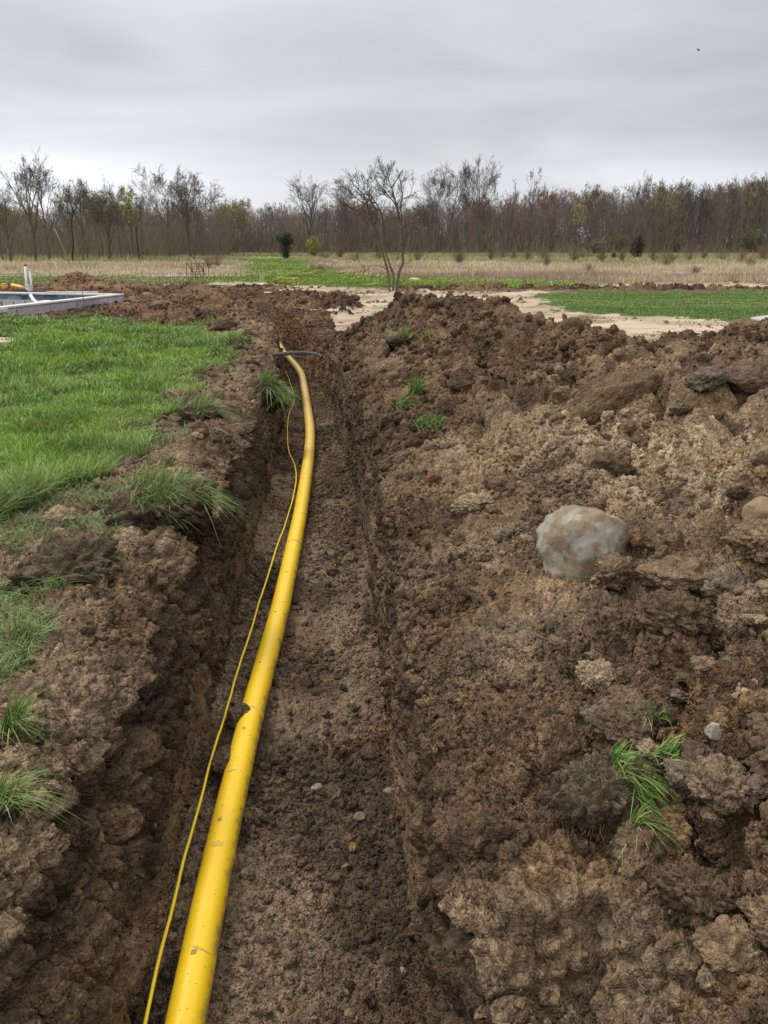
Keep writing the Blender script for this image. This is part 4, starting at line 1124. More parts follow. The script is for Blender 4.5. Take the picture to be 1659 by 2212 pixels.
# dandelions
p, _, _ = sample_zone((Zn == 3) & vis & (Yg < 52), 1100)
kk = fbm(p * np.array([.5, .8, 0]), 231, 3) > .47; p = p[kk]; nd = len(p)
V, Fc, Cc = merge([ICO[1]], np.zeros(nd, int), (p + np.array([0, 0, .12])).astype(np.float32), np.ones(nd, np.float32),
                  (rotm(rng.normal(size=(nd, 4))) * .015), np.tile(c3(.60, .52, .06), (nd, 1)))
o = mk('dandelions', V, [Fc], Cc, M_plain); tag(o, 'yellow dandelion heads scattered over the green meadow', 'dandelions', kind='stuff')
print('grass', time.time() - T0)

# ------------------------------------------------------------------ bare trees
def perp(d, ang, az):
    a = np.cross(d, [0, 0, 1.0])
    if np.linalg.norm(a) < 1e-3: a = np.array([1.0, 0, 0])
    a /= np.linalg.norm(a); b = np.cross(d, a)
    v = a * math.cos(az) + b * math.sin(az)
    return d * math.cos(ang) + v * math.sin(ang)

def branch(out, rr, p, d, ln, r, lev, cfg):
    nseg = cfg['seg'][lev]; step = ln / nseg
    nch = cfg['kids'][lev]; st = cfg['start'][lev]
    spots = sorted(rr.uniform(st, 1.0, nch)) if nch else []
    si = 0; r_end = r * cfg['taper'][lev]
    az = rr.uniform(0, 6.28)
    for i in range(nseg):
        d = d + rr.normal(0, cfg['wig'][lev], 3) + np.array([0, 0, cfg['up'][lev]]); d /= np.linalg.norm(d)
        q = p + d * step
        ra = r + (r_end - r) * i / nseg; rb = r + (r_end - r) * (i + 1) / nseg
        out.append((p, q, ra, rb, lev))
        while si < len(spots) and spots[si] <= (i + 1) / nseg + 1e-6:
            f = spots[si] * nseg - i; f = min(max(f, 0), 1)
            c = p + (q - p) * f
            az += 2.4 + rr.normal(0, .4)
            ang = cfg['ang'][lev] * rr.uniform(.7, 1.25)
            left = 1 - spots[si]
            l2 = ln * cfg['len'][lev] * (.35 + .75 * left if lev == 0 else .5 + .5 * left) * rr.uniform(.75, 1.25)
            r2 = max(cfg['rmin'], min(ra * .72, ra * cfg['thin'][lev]) * rr.uniform(.7, 1.1))
            branch(out, rr, c, perp(d, ang, az), l2, r2, lev + 1, cfg)
            si += 1
        p = q

CFG = dict(seg=[9, 6, 4, 3, 2], kids=[12, 8, 6, 4, 0], start=[.38, .18, .12, .1, 0], taper=[.25, .22, .3, .4, .5], wig=[.045, .07, .08, .07, .07],
           up=[.02, .06, .045, .03, .02], ang=[.70, .55, .55, .55, 0], len=[.78, .62, .60, .60], thin=[.48, .48, .5, .6], rmin=.0008)
VASE = dict(CFG, start=[.22, .22, .12, .1, 0], kids=[7, 8, 5, 4, 0], ang=[.45, .5, .55, .55, 0], len=[1.05, .6, .58, .58], thin=[.7, .5, .55, .6], taper=[.3, .2, .3, .4, .5], up=[.02, .05, .05, .02, 0])
SLIM = dict(CFG, start=[.42, .2, .12, .1, 0], kids=[12, 5, 4, 3, 0], ang=[.5, .5, .5, .5, 0], len=[.45, .55, .55, .6])
LOW = dict(CFG, seg=[6, 4, 3, 2, 1], kids=[9, 5, 4, 0, 0], start=[.14, .15, .1, .1, 0], len=[.5, .6, .6, .6])

def seg_arrays(segs):
    p0 = np.array([s_[0] for s_ in segs]); p1 = np.array([s_[1] for s_ in segs])
    return p0, p1, np.array([s_[2] for s_ in segs]), np.array([s_[3] for s_ in segs]), np.array([s_[4] for s_ in segs])

def unit_tree(seed, cfg, r0=.012):
    """a tree one metre tall, to be scaled"""
    rr = np.random.default_rng(seed); out = []
    branch(out, rr, np.zeros(3), np.array([rr.normal(0, .03), rr.normal(0, .03), 1.0]), .92, r0, 0, cfg)
    p0, p1, a, b, lv = seg_arrays(out)
    k = 1 / p1[:, 2].max()
    return p0 * k, p1 * k, a, b, lv

BARK = c3(.115, .095, .080)
def tree_parts(seed, cfg, r0=.012, bark=BARK, twig=None, twr=.0010):
    p0, p1, a, b, lv = unit_tree(seed, cfg, r0)
    th = lv == 0
    Vt, Ft = prisms(p0[th], p1[th], a[th], b[th], 7)
    V1, F1_ = prisms(p0[lv == 1], p1[lv == 1], a[lv == 1], b[lv == 1], 4)
    hi = lv >= 2
    V2, F2_ = prisms(p0[hi], p1[hi], np.maximum(a[hi], twr), np.maximum(b[hi], twr * .8), 3)
    tw = bark * 1.25 if twig is None else twig
    Vc = np.concatenate([V1, V2]); Fcn = np.concatenate([F1_, F2_ + len(V1)])
    cc = np.concatenate([np.tile(bark, (len(V1), 1)), np.tile(tw, (len(V2), 1))])
    return (Vt, Ft, np.tile(bark, (len(Vt), 1))), (Vc, Fcn, cc), p1[lv >= 3]

TREE_ME = {}
def tree_kind(key, seed, cfg, r0, **kw):
    t, c, tips = tree_parts(seed, cfg, r0, **kw)
    TREE_ME[key] = (mesh_data('trunk', t[0], [t[1]], t[2], M_bark), mesh_data('crown', c[0], [c[1]], c[2], M_bark), tips)
for i in range(3): tree_kind('round%d' % i, 2000 + i, CFG, .011)
for i in range(3): tree_kind('vase%d' % i, 2100 + i, VASE, .014)
for i in range(3): tree_kind('slim%d' % i, 2200 + i, SLIM, .008)
tree_kind('dark0', 2300, dict(SLIM, wig=[.16, .2, .2, .2, .2]), .013, bark=c3(.05, .042, .038), twig=c3(.10, .085, .07))
tree_kind('red0', 2310, CFG, .009, twig=c3(.20, .115, .085)); tree_kind('pale0', 2320, SLIM, .009, bark=c3(.22, .20, .17), twig=c3(.24, .22, .19))

def leaf_cloud(pts, size, col, n, spread, seed):
    """many small leaf quads about given points"""
    rs_ = np.random.default_rng(seed)
    k = rs_.integers(0, len(pts), n)
    c = pts[k] + rs_.normal(0, spread, (n, 3))
    a = rs_.normal(size=(n, 3)); a /= np.linalg.norm(a, axis=1, keepdims=True)
    b = np.cross(a, rs_.normal(size=(n, 3))); b /= np.linalg.norm(b, axis=1, keepdims=True)
    s_ = size * rs_.uniform(.5, 1.3, (n, 1))
    V = np.stack([c - a * s_, c - b * s_ * .6, c + a * s_, c + b * s_ * .6], 1).reshape(-1, 3)
    Fq = np.arange(n * 4).reshape(-1, 4)
    cc = np.repeat(col * rs_.uniform(.6, 1.4, (n, 1)), 4, 0)
    return V.astype(np.float32), Fq, cc.astype(np.float32)
LEAF_ME = {}
def place_tree(key, bx, by, ty, lab, group=None, wide=1.0, buds=None, d=None, lean=0.0):
    q_ = gp(bx, by) if d is None else np.array([(bx - CX) / F * d, d * 1.0, 0])
    if d is not None: q_[1] = (d - CAMZ * math.sin(PITCH)) / math.cos(PITCH)
    dd = q_[1] * math.cos(PITCH) + CAMZ * math.sin(PITCH)
    dh = (525 - ty) / F * dd
    h = dh * 1.0 + CAMZ
    z = gz(q_[0], q_[1]) - .1
    root = empty('bare_tree', (q_[0], q_[1], z), random.uniform(0, 6.28))
    root.scale = (h * wide, h * wide, h)
    root.rotation_euler = (0, lean, random.uniform(0, 6.28) if not lean else 0)
    tag(root, lab, 'tree', group)
    tr_, cr__, tips = TREE_ME[key]
    link('trunk', tr_, root); link('crown', cr__, root)
    if buds is not None:
        kk = (key, tuple(buds))
        if kk not in LEAF_ME:
            V, Fq, cc = leaf_cloud(tips, .0085, c3(*buds), 2600, .012, len(LEAF_ME) + 5)
            LEAF_ME[kk] = mesh_data('young_leaves', V, [Fq], cc, M_grass)
        link('young_leaves', LEAF_ME[kk], root)
    return root
T = place_tree
YG, OL, PG = (.34, .33, .06), (.24, .22, .09), (.34, .36, .16)
T('vase0', 24, 569, 356, 'forked bare tree at the left picture edge with a wide open crown')
T('vase1', 78, 566, 332, 'tallest tree of the left group, forking low into bare upright limbs', wide=1.0)
T('vase2', 108, 563, 348, 'tall bare tree just right of the tallest left tree', wide=.9)
T('dark0', 157, 565, 398, 'dark crooked trunk beside the leaning orange pole')
T('round0', 190, 560, 392, 'tree with olive haze of new leaves on the left of the wood', None, 1.0, OL)
T('vase0', 236, 560, 386, 'bare tree with a fan-shaped top between leafing trees on the left', wide=.85)
T('round1', 263, 558, 402, 'bare tree with dense dark limbs left of the two big round crowns')
T('slim0', 288, 558, 412, 'thin tree with a yellow green top in the left wood', None, 1.1, YG)
T('round2', 368, 558, 362, 'left one of the two big bare round-crowned trees', wide=1.05)
T('vase2', 412, 557, 364, 'right one of the two big bare trees, many-stemmed', wide=1.1)
T('round0', 440, 555, 392, 'grey bushy tree leaning beside the big many-stemmed tree', wide=1.2)
T('round1', 8, 566, 430, 'yellow green leafing tree low at the left picture edge', None, 1.2, YG)
T('round2', 490, 549, 432, 'bright yellow green crown right of the big bare trees', None, 1.5, YG)
T('slim1', 526, 555, 430, 'slender small bare tree alone at the meadow edge')
T('vase1', 665, 547, 379, 'broad vase-shaped bare tree standing above the treeline left of centre', wide=1.15)
T('round0', 740, 548, 388, 'bare tree just left behind the many-stemmed tree on the track', wide=1.0)
T('round1', 940, 544, 374, 'shorter bare round crown right of the many-stemmed tree', wide=.75)
T('round2', 966, 543, 356, 'pale rounded bare crown rising right of centre', wide=.9)
T('round0', 1032, 543, 348, 'tallest bare tree right of centre with a dark trunk', wide=.85)
T('slim2', 1092, 543, 392, 'narrow bare tree behind, right of the tallest centre tree')
T('slim0', 1143, 543, 371, 'thin spire-like bare tree poking out of the right treeline')
T('red0', 1190, 543, 400, 'reddish budding tree left of the yellow green crown on the right')
T('round1', 1268, 543, 404, 'yellow olive leafing crown in the right wood', None, 1.0, OL)
T('vase2', 1376, 543, 373, 'wide fan-topped bare tree above the right wood', wide=.8)
T('round2', 1434, 543, 388, 'rounded bare crown right of the wide fan-topped tree', wide=1.0)
T('vase0', 1500, 543, 396, 'leaning forked bare tree in the right wood', wide=1.0, lean=.12)
T('red0', 1600, 543, 380, 'reddish tree near the right picture edge')
T('round0', 1640, 543, 376, 'dense tall bare tree at the right picture edge')
T('pale0', 1148, 545, 470, 'pale dead-looking thin tree inside the right wood')
wt = place_tree('slim1', 1253, 546, 445, 'pale green leafing tree with white blossom low on its right', None, 1.0, PG)
q_ = gp(1253, 546)
V, Fq, cc = leaf_cloud(np.random.default_rng(3).normal(0, 1, (40, 3)) * np.array([.055, .05, .10]) + np.array([.0, 0, .42]), .009, c3(.60, .58, .56), 300, .014, 77)
mk('blossom', V, [Fq], cc, M_grass, wt, False)
for k in range(16):
    bx = random.uniform(-40, 460)
    T(random.choice(['slim0', 'slim1', 'slim2', 'round1', 'dark0']), bx, random.uniform(556, 566), random.uniform(405, 455), 'slim bare tree crowded among the left trees behind the dry grass', 'slim trees in the left wood', 1.1, None if random.random() < .7 else OL)
for k in range(46):
    bx = random.uniform(470, 1750)
    top = np.interp(bx, [470, 700, 900, 1200, 1500, 1700], [445, 440, 428, 420, 412, 400]) + random.uniform(-14, 16)
    T(random.choice(['slim0', 'slim1', 'slim2', 'round0', 'round1', 'red0', 'pale0']), bx, random.uniform(541, 546), top, 'bare tree standing in the front row of the long wood', 'front row trees of the long wood', random.uniform(.7, 1.1), None if random.random() < .93 else OL)

# the wood behind: one mass of bare trees
WB = []
for i in range(5):
    p0, p1, a, b, lv = unit_tree(2500 + i, LOW, .011)
    V, Fq = prisms(p0, p1, np.maximum(a, .0019), np.maximum(b, .0016), 3)
    WB.append((V, Fq))
nw = 760
wx_ = rng.uniform(-1.02, 1.02, nw); rowk = rng.random(nw) ** 1.1
wy = np.where(wx_ < -.25, 92, 128) + rowk * np.where(wx_ < -.25, 75, 60)
wx_ = wx_ * .72 * wy
pxw = CX + F * wx_ / (wy * math.cos(PITCH))
topw = np.interp(pxw, [-400, 0, 300, 480, 620, 900, 1200, 1450, 1659, 2200], [440, 446, 436, 440, 440, 434, 412, 406, 392, 384]) + rng.normal(0, 7, nw) + 6
hw = (525 - topw) / F * wy * math.cos(PITCH) + CAMZ
szw = np.stack([hw * rng.uniform(.7, 1.05, nw)] * 2 + [hw], -1)
az = rng.uniform(0, 6.28, nw)
rz = np.zeros((nw, 3, 3)); rz[:, 0, 0] = np.cos(az); rz[:, 0, 1] = -np.sin(az); rz[:, 1, 0] = np.sin(az); rz[:, 1, 1] = np.cos(az); rz[:, 2, 2] = 1
rz = rz * szw[:, None, :]
tint = rng.random(nw)[:, None]
cw = np.where(tint < .55, c3(.190, .155, .132), np.where(tint < .78, c3(.23, .145, .115), np.where(tint < .93, c3(.20, .175, .125), c3(.27, .26, .11)))) * rng.uniform(.8, 1.2, (nw, 1))
V, Fq, cc = merge(WB, rng.integers(0, 5, nw), np.stack([wx_, wy, wx_ * 0 - .2], -1), np.ones(nw), rz, cw)
o = mk('woodland', V, [Fq], cc, M_bark); tag(o, 'grey brown mass of bare woodland closing off the far field', 'woodland', kind='stuff')
# saplings between the trunks
ns = 15000
sx_ = rng.uniform(-1, 1, ns); sy_ = np.where(sx_ < -.25, 84, 122) + rng.random(ns) * np.where(sx_ < -.25, 90, 70); sx_ = sx_ * .74 * sy_
pxs = CX + F * sx_ / (sy_ * math.cos(PITCH))
tops = np.interp(pxs, [-400, 0, 300, 480, 620, 900, 1200, 1450, 1659, 2200], [462, 466, 458, 458, 458, 455, 438, 430, 418, 408])
hs_ = ((525 - tops) / F * sy_ * math.cos(PITCH) + CAMZ) * (1 - .65 * rng.random(ns) ** 1.3)
b0_ = np.stack([sx_, sy_, sx_ * 0 - .1], -1)
d0_ = np.stack([rng.normal(0, .09, ns), rng.normal(0, .09, ns), np.ones(ns)], -1)
m0_ = b0_ + d0_ * (hs_ * .5)[:, None]; t0_ = m0_ + (d0_ + rng.normal(0, .06, (ns, 3))) * (hs_ * .5)[:, None]
Q0, Q1, QR = [b0_, m0_], [m0_, t0_], [np.full(ns, .032), np.full(ns, .02)]
for k in range(7):
    f_ = rng.uniform(.2, .95, (ns, 1)); e0_ = b0_ * (1 - f_) + t0_ * f_
    Q0.append(e0_); Q1.append(e0_ + np.concatenate([rng.normal(0, .22, (ns, 2)), rng.uniform(.1, .35, (ns, 1))], 1) * hs_[:, None] * .55); QR.append(np.full(ns, .011))
cs1 = np.where(rng.random((ns, 1)) < .25, c3(.225, .155, .125), c3(.185, .155, .132)) * rng.uniform(.75, 1.25, (ns, 1))
V, Fq = prisms(np.concatenate(Q0), np.concatenate(Q1), np.concatenate(QR), np.concatenate(QR) * .6, 3)
o = mk('saplings', V, [Fq], np.repeat(np.concatenate([cs1] * 9), 6, 0), M_bark); tag(o, 'countless thin grey saplings crowded between the trunks of the wood', 'saplings', kind='stuff')
# brushwood under the trees
nb = 5200
bx_ = rng.uniform(-1, 1, nb) * .75; byy = np.where(bx_ < -.25, 72, 102) + rng.random(nb) ** .7 * 70; bx_ = bx_ * byy
hb = rng.uniform(1.0, 4.2, nb) * rng.uniform(.5, 1, nb) * np.where(byy < np.where(bx_ < -.25 * byy, 80, 118), .35, 1); base = np.stack([bx_, byy, bx_ * 0 - .1], -1)
P0, P1, R0, CB = [], [], [], []
for k in range(4):
    dr_ = np.stack([rng.normal(0, .35, nb), rng.normal(0, .35, nb), np.ones(nb)], -1)
    mid_ = base + dr_ * (hb * .5)[:, None]; tip_ = mid_ + (dr_ + rng.normal(0, .35, (nb, 3))) * (hb * .5)[:, None]
    P0 += [base, mid_]; P1 += [mid_, tip_]; R0 += [np.full(nb, .022), np.full(nb, .014)]
    col_ = np.where(rng.random((nb, 1)) < .3, c3(.24, .23, .11), c3(.21, .17, .13)) * rng.uniform(.7, 1.2, (nb, 1)); CB += [col_, col_]
V, Fq = prisms(np.concatenate(P0), np.concatenate(P1), np.concatenate(R0), np.concatenate(R0) * .7, 3)
o = mk('undergrowth', V, [Fq], np.repeat(np.concatenate(CB), 6, 0), M_bark); tag(o, 'tangled brushwood filling the foot of the wood', 'undergrowth', kind='stuff')
print('wood', time.time() - T0)

# bare bushes and evergreens of the field
def bush(px, py, wpx, hpx, lab, col, leaf=None, nleaf=0, name='bare_bush', cat='bush', group=None, stems=60, lsize=.035):
    q_ = gp(px, py); d = q_[1] * math.cos(PITCH) + CAMZ * math.sin(PITCH)
    w_, h_ = wpx * d / F / 2, hpx * d / F
    root = empty(name, (q_[0], q_[1], gz(q_[0], q_[1])))
    tag(root, lab, cat, group)
    rs_ = np.random.default_rng(int(px * 7 + py))
    P0, P1, R0 = [], [], []
    for k in range(stems):
        an = rs_.uniform(0, 6.28); o_ = rs_.uniform(0, 1)
        top = np.array([math.cos(an) * w_ * o_, math.sin(an) * w_ * o_, h_ * (1 - .45 * o_ ** 2) * rs_.uniform(.6, 1)])
        b0 = top * np.array([.18, .18, 0]); m1 = b0 * .6 + top * .4 + rs_.normal(0, .06 * h_, 3)
        P0 += [b0, m1]; P1 += [m1, top]; R0 += [.010, .007]
        for _ in range(3):
            e1 = m1 + (top - m1) * rs_.uniform(.1, .9); P0.append(e1); P1.append(e1 + rs_.normal(0, .13 * h_, 3) + np.array([0, 0, .08 * h_])); R0.append(.005)
    R0 = np.array(R0) * d / 60
    V, Fq = prisms(P0, P1, R0, R0 * .7, 3)
    mk('stems', V, [Fq], np.tile(col, (len(V), 1)), M_bark, root)
    if leaf is not None:
        pt = rs_.normal(0, 1, (90, 3)); pt /= np.linalg.norm(pt, axis=1, keepdims=True)
        pt = pt * rs_.uniform(.3, 1, (90, 1)) * np.array([w_, w_, h_ * (.24 if name == 'juniper' else .5)]) + np.array([0, 0, h_ * (.78 if name == 'juniper' else .55)])
        if name == 'juniper': pt[:26] = rs_.normal(0, .28, (26, 3)) * w_ + np.array([0, 0, h_ * .22]) + rs_.uniform(-.2, .25, (26, 1)) * np.array([0, 0, h_])
        if name == 'cedar': pt[:, :2] *= np.clip(1.25 - pt[:, 2:3] / h_, .25, 1)
        V, Fq, cc = leaf_cloud(pt, lsize * h_, leaf, nleaf, .055 * h_, int(px))
        mk('foliage', V, [Fq], cc, M_grass, root)
    return root
DK = c3(.040, .055, .028)
bush(618, 559, 34, 52, 'small dark evergreen tree at the meadow corner', c3(.08, .06, .05), DK, 1900, 'juniper', 'evergreen')
bush(554, 543, 30, 22, 'low dark evergreen shrub left of the small evergreen tree', c3(.08, .06, .05), DK, 1300, 'cedar', 'evergreen')
bush(1376, 558, 40, 46, 'dark double-topped evergreen in the right field', c3(.12, .06, .04), c3(.045, .05, .022), 2600, 'cedar', 'evergreen')
bush(1325, 560, 16, 16, 'tiny dark evergreen left of the double-topped one', c3(.1, .06, .04), DK, 600, 'cedar', 'evergreen')
bush(320, 553, 40, 18, 'dark low thicket at the foot of the left wood', c3(.05, .045, .04), c3(.05, .055, .035), 900, 'thicket', 'bush')
bush(1617, 545, 72, 48, 'rounded olive green bush near the right picture edge', c3(.14, .13, .07), c3(.17, .19, .06), 2200, 'leafy_bush')
bush(1462, 545, 60, 34, 'olive green bush between the evergreen and the right edge bush', c3(.14, .13, .07), c3(.16, .17, .06), 1600, 'leafy_bush')
bush(1330, 545, 62, 40, 'grey green bush behind the double-topped evergreen', c3(.14, .13, .09), c3(.17, .17, .08), 1300, 'leafy_bush')
bush(1285, 548, 46, 34, 'faint grey green bush left of the evergreen', c3(.14, .12, .09), c3(.16, .16, .09), 900, 'leafy_bush')
bush(1258, 559, 66, 22, 'low yellowish green shrub in front of the blossom tree', c3(.16, .14, .07), c3(.22, .23, .08), 1300, 'leafy_bush')
bush(678, 556, 36, 44, 'yellow green young bush right of the small evergreen tree', c3(.16, .14, .08), c3(.26, .29, .06), 900, 'leafy_bush')
bush(1648, 562, 60, 34, 'reddish bare bush at the right picture edge', c3(.20, .14, .11), stems=110)
bush(992, 574, 40, 34, 'brown bare bush in the dry grass right of the many-stemmed tree', c3(.17, .12, .09), stems=90)
for k, (a_, b_) in enumerate([(1060, 562), (1085, 560), (1110, 561), (1140, 562), (1175, 560), (1240, 565), (1300, 566), (1345, 566), (1410, 565), (1450, 563), (1490, 563), (1520, 560), (1560, 562), (1600, 566), (735, 562), (770, 566), (700, 560), (820, 562), (1440, 578), (1500, 592), (1272, 592), (900, 566), (1620, 580), (1180, 578), (470, 575), (450, 580)]):
    bush(a_, b_, random.uniform(26, 60), random.uniform(18, 36), 'leafless brown bush among the weeds of the far field', c3(.185, .135, .10) * random.uniform(.8, 1.15), group='leafless bushes of the far field', stems=55)

# ------------------------------------------------------------------ the many-stemmed tree beside the track
YT = gp(852, 628)[1]
def c_at(x, y, dy_=0.0):
    return at_d(696.8 + x * .16, 331.8 + y * .16, YT + dy_)
TC_BARK, TC_LIMB = c3(.15, .12, .095), c3(.08, .06, .048)
root = empty('multi_stem_tree', tuple(gp(852, 628)))
tag(root, 'bare tree with three thin stems standing alone beside the sandy track', 'tree')
ro = np.array(gp(852, 628)); ro[2] = gz(ro[0], ro[1]) - .03; root.location = tuple(ro)
stems = [
 ([(905, 1850), (880, 1600), (835, 1420), (808, 1290), (750, 1130), (690, 970), (650, 850), (610, 700), (560, 580), (480, 480), (410, 420)], .052, .014, -.1),
 ([(950, 1850), (958, 1640), (905, 1500), (858, 1330), (828, 1150), (820, 950), (790, 800), (700, 640), (600, 520), (540, 440)], .048, .012, .25),
 ([(1000, 1850), (1035, 1600), (1085, 1480), (1078, 1350), (1085, 1180), (1078, 1000), (1040, 880), (1005, 720), (960, 560), (940, 470), (985, 380), (1085, 230)], .062, .012, .0)]
sec = [
 ([(1080, 1020), (1150, 955), (1270, 930), (1400, 915)], .022, .008, -.2), ([(1040, 880), (960, 875), (880, 900), (820, 945), (760, 990)], .016, .006, -.3),
 ([(1008, 740), (950, 640), (860, 540), (780, 430), (700, 320), (680, 230)], .028, .008, .2), ([(945, 480), (880, 340), (820, 270)], .02, .007, .1),
 ([(1075, 1000), (1060, 800), (1060, 650), (1130, 590), (1240, 555)], .026, .008, .3), ([(1060, 760), (1080, 560), (1060, 420), (1100, 320)], .02, .007, .4),
 ([(660, 880), (560, 850), (450, 765), (330, 712), (210, 655)], .024, .007, -.3), ([(705, 960), (720, 800), (660, 640), (560, 500), (470, 400), (430, 310)], .026, .008, .1),
 ([(800, 1220), (745, 1190), (610, 1170), (480, 1150)], .014, .005, -.4), ([(855, 1560), (790, 1520), (690, 1508), (600, 1565), (505, 1600)], .016, .005, -.4),
 ([(925, 1590), (885, 1560), (940, 1470), (960, 1400)], .012, .004, -.1), ([(640, 830), (600, 700), (640, 560), (620, 430), (600, 340)], .02, .007, .4),
 ([(960, 560), (900, 600), (840, 560), (760, 520), (740, 440)], .018, .006, .5), ([(1000, 1550), (960, 1540), (990, 1500), (1040, 1530)], .010, .004, .2),
 ([(940, 470), (880, 420), (840, 300), (740, 180)], .018, .006, .0), ([(610, 690), (480, 620), (380, 520), (300, 460), (200, 440)], .02, .006, .1)]
twigs = []
rr_ = np.random.default_rng(99)
for k, (pts, ra, rb, off) in enumerate(stems + sec):
    n_p = len(pts)
    path_ = smooth_path([c_at(x, y, off * min(1, (1850 - y) / 900) + .05 * math.sin(i * 2 + k)) for i, (x, y) in enumerate(pts)], 7)
    if k < 3: path_[0][2] = ro[2]
    rad_ = (np.linspace(1, 0, len(path_)) ** .8 * (ra - rb) + rb) * .70
    V, fs = sweep(path_ - ro, rad_, 10 if k < 3 else 7)
    tt = np.clip((V[:, 2]) / 2.2, 0, 1)
    cc = lerp(TC_BARK, TC_LIMB, tt)
    mk('trunk' if k < 3 else 'limb', V, fs, cc, M_bark, root)
    # side branches and twigs from the upper part of each
    st = .5 if k < 3 else (.3 if ra > .017 else .55)
    cnt = 11 if k < 3 else (10 if ra > .017 else 3)
    for _ in range(cnt):
        i_ = int(rr_.uniform(st, .99) * (len(path_) - 2))
        dvec = path_[i_ + 1] - path_[i_]; dvec /= np.linalg.norm(dvec)
        out_ = []
        branch(out_, rr_, path_[i_], perp(dvec, rr_.uniform(.4, .9), rr_.uniform(0, 6.28)), rr_.uniform(.22, .50), rad_[i_] * .5, 2,
               dict(CFG, kids=[0, 0, 6, 3, 0], seg=[0, 0, 5, 4, 2], wig=[0, 0, .07, .09, .1], start=[0, 0, .12, .1, 0], len=[0, 0, .55, .5], rmin=.0028, up=[0, 0, .05, .05, .03]))
        twigs += out_
p0, p1, a_, b_, lv = seg_arrays(twigs)
V, Fq = prisms(p0 - ro, p1 - ro, np.maximum(a_, .0030), np.maximum(b_, .0024), 4)
mk('twigs', V, [Fq], np.tile(c3(.085, .065, .052), (len(V), 1)), M_bark, root)

# ------------------------------------------------------------------ pool under construction
def box_pts(c0, c1):
    x0, y0, z0 = c0; x1, y1, z1 = c1
    V = np.array([[x0, y0, z0], [x1, y0, z0], [x1, y1, z0], [x0, y1, z0], [x0, y0, z1], [x1, y0, z1], [x1, y1, z1], [x0, y1, z1]], np.float32)
    Fb = np.array([[0, 3, 2, 1], [4, 5, 6, 7], [0, 1, 5, 4], [1, 2, 6, 5], [2, 3, 7, 6], [3, 0, 4, 7]])
    return V, Fb
def bev_box(name, c0, c1, mat, parent, col=None, bev=.008, rough=0.0, loc=None):
    V, Fb = box_pts(c0, c1)
    me = mesh_data(name, V, [Fb], None, mat, False)
    bm = bmesh.new(); bm.from_mesh(me)
    bmesh.ops.bevel(bm, geom=list(bm.edges), offset=bev, segments=2, affect='EDGES')
    bm.to_mesh(me); bm.free()
    if col is not None:
        a = me.color_attributes.new('Col', 'FLOAT_COLOR', 'POINT')
        c4 = np.ones((len(me.vertices), 4), np.float32); c4[:, :3] = col
        a.data.foreach_set('color', c4.ravel())
    return link(name, me, parent, loc)
RIM = .20
proot = empty('swimming_pool', (PA[0], PA[1], 0), math.atan2(pv[1], pv[0]))
tag(proot, 'unfinished rectangular swimming pool with white rim and blue tile band', 'pool')
# local axes: x along the near wall towards the viewer, y towards the water
sgn = 1 if (pn @ np.array([-pv[1], pv[0]])) > 0 else -1
def lb(name, x0, x1, y0, y1, z0, z1, mat, col, bev=.006, parent=proot):
    ya, yb = (y0 * sgn, y1 * sgn); ya, yb = min(ya, yb), max(ya, yb)
    return bev_box(name, (x0, ya, z0), (x1, yb, z1), mat, parent, col, bev)
WHT, PAN = c3(.62, .60, .56), c3(.43, .39, .42)
M_tile, tt_, tb_ = mat_nodes('blue_tile_band')
vv = tt_.nodes.new('ShaderNodeTexVoronoi'); vv.inputs['Scale'].default_value = 7; g_ = tt_.nodes.new('ShaderNodeNewGeometry'); tt_.links.new(g_.outputs['Position'], vv.inputs['Vector'])
cr2 = tt_.nodes.new('ShaderNodeValToRGB'); cr2.color_ramp.elements[0].color = (.02, .05, .12, 1); cr2.color_ramp.elements[1].color = (.18, .27, .36, 1); cr2.color_ramp.elements[1].position = .8
sp2 = tt_.nodes.new('ShaderNodeSeparateColor'); tt_.links.new(vv.outputs['Color'], sp2.inputs[0]); tt_.links.new(sp2.outputs[0], cr2.inputs[0]); tt_.links.new(cr2.outputs[0], tb_.inputs['Base Color']); tb_.inputs['Roughness'].default_value = .3
# outer concrete skin of the near wall, in panels of slightly different tone
x = 0.0; k = 0
while x < PL:
    w_ = random.uniform(.75, 1.15); x1 = min(x + w_, PL)
    lb('wall_panel', x, x1 - .012, 0, .10, -.3, RIM - .022 - random.uniform(0, .012), M_plain, PAN * random.uniform(.85, 1.12) * c3(1, random.uniform(.94, 1.0), random.uniform(.97, 1.06)))
    if k % 2 == 0: lb('wall_brace', x + .01, x + .05, -.035, -.001, -.3, RIM - .05, M_plain, PAN * .9, .004)
    x = x1; k += 1
lb('pool_rim', -.02, PL + .05, -.02, .20, RIM - .018, RIM + .018, M_plain, WHT)
lb('pool_rim', -.02, .20, .21, PW, RIM - .018, RIM + .018, M_plain, WHT)
lb('pool_wall', 0, .10, .11, PW, -1.6, RIM - .022, M_plain, PAN)
lb('pool_wall', .12, PL, PW - .1, PW, -1.6, RIM - .02, M_plain, PAN)
lb('tile_band', .102, .112, .12, PW - .1, RIM - .15, RIM - .021, M_tile, None, .002)
lb('inner_wall', .102, .108, .12, PW - .1, -1.5, RIM - .152, M_plain, c3(.42, .42, .38), .001)
lb('tile_band', .12, PL, PW - .112, PW - .102, RIM - .15, RIM - .021, M_tile, None, .002)
lb('inner_wall', .12, PL, PW - .108, PW - .102, -1.5, RIM - .152, M_plain, c3(.42, .42, .38), .001)
lb('inner_wall', .12, PL, .102, .112, -1.5, RIM - .022, M_plain, c3(.42, .42, .38), .001)
lb('pool_floor', .12, PL, .12, PW - .12, -1.52, -1.3, M_plain, c3(.45, .46, .42), .003)
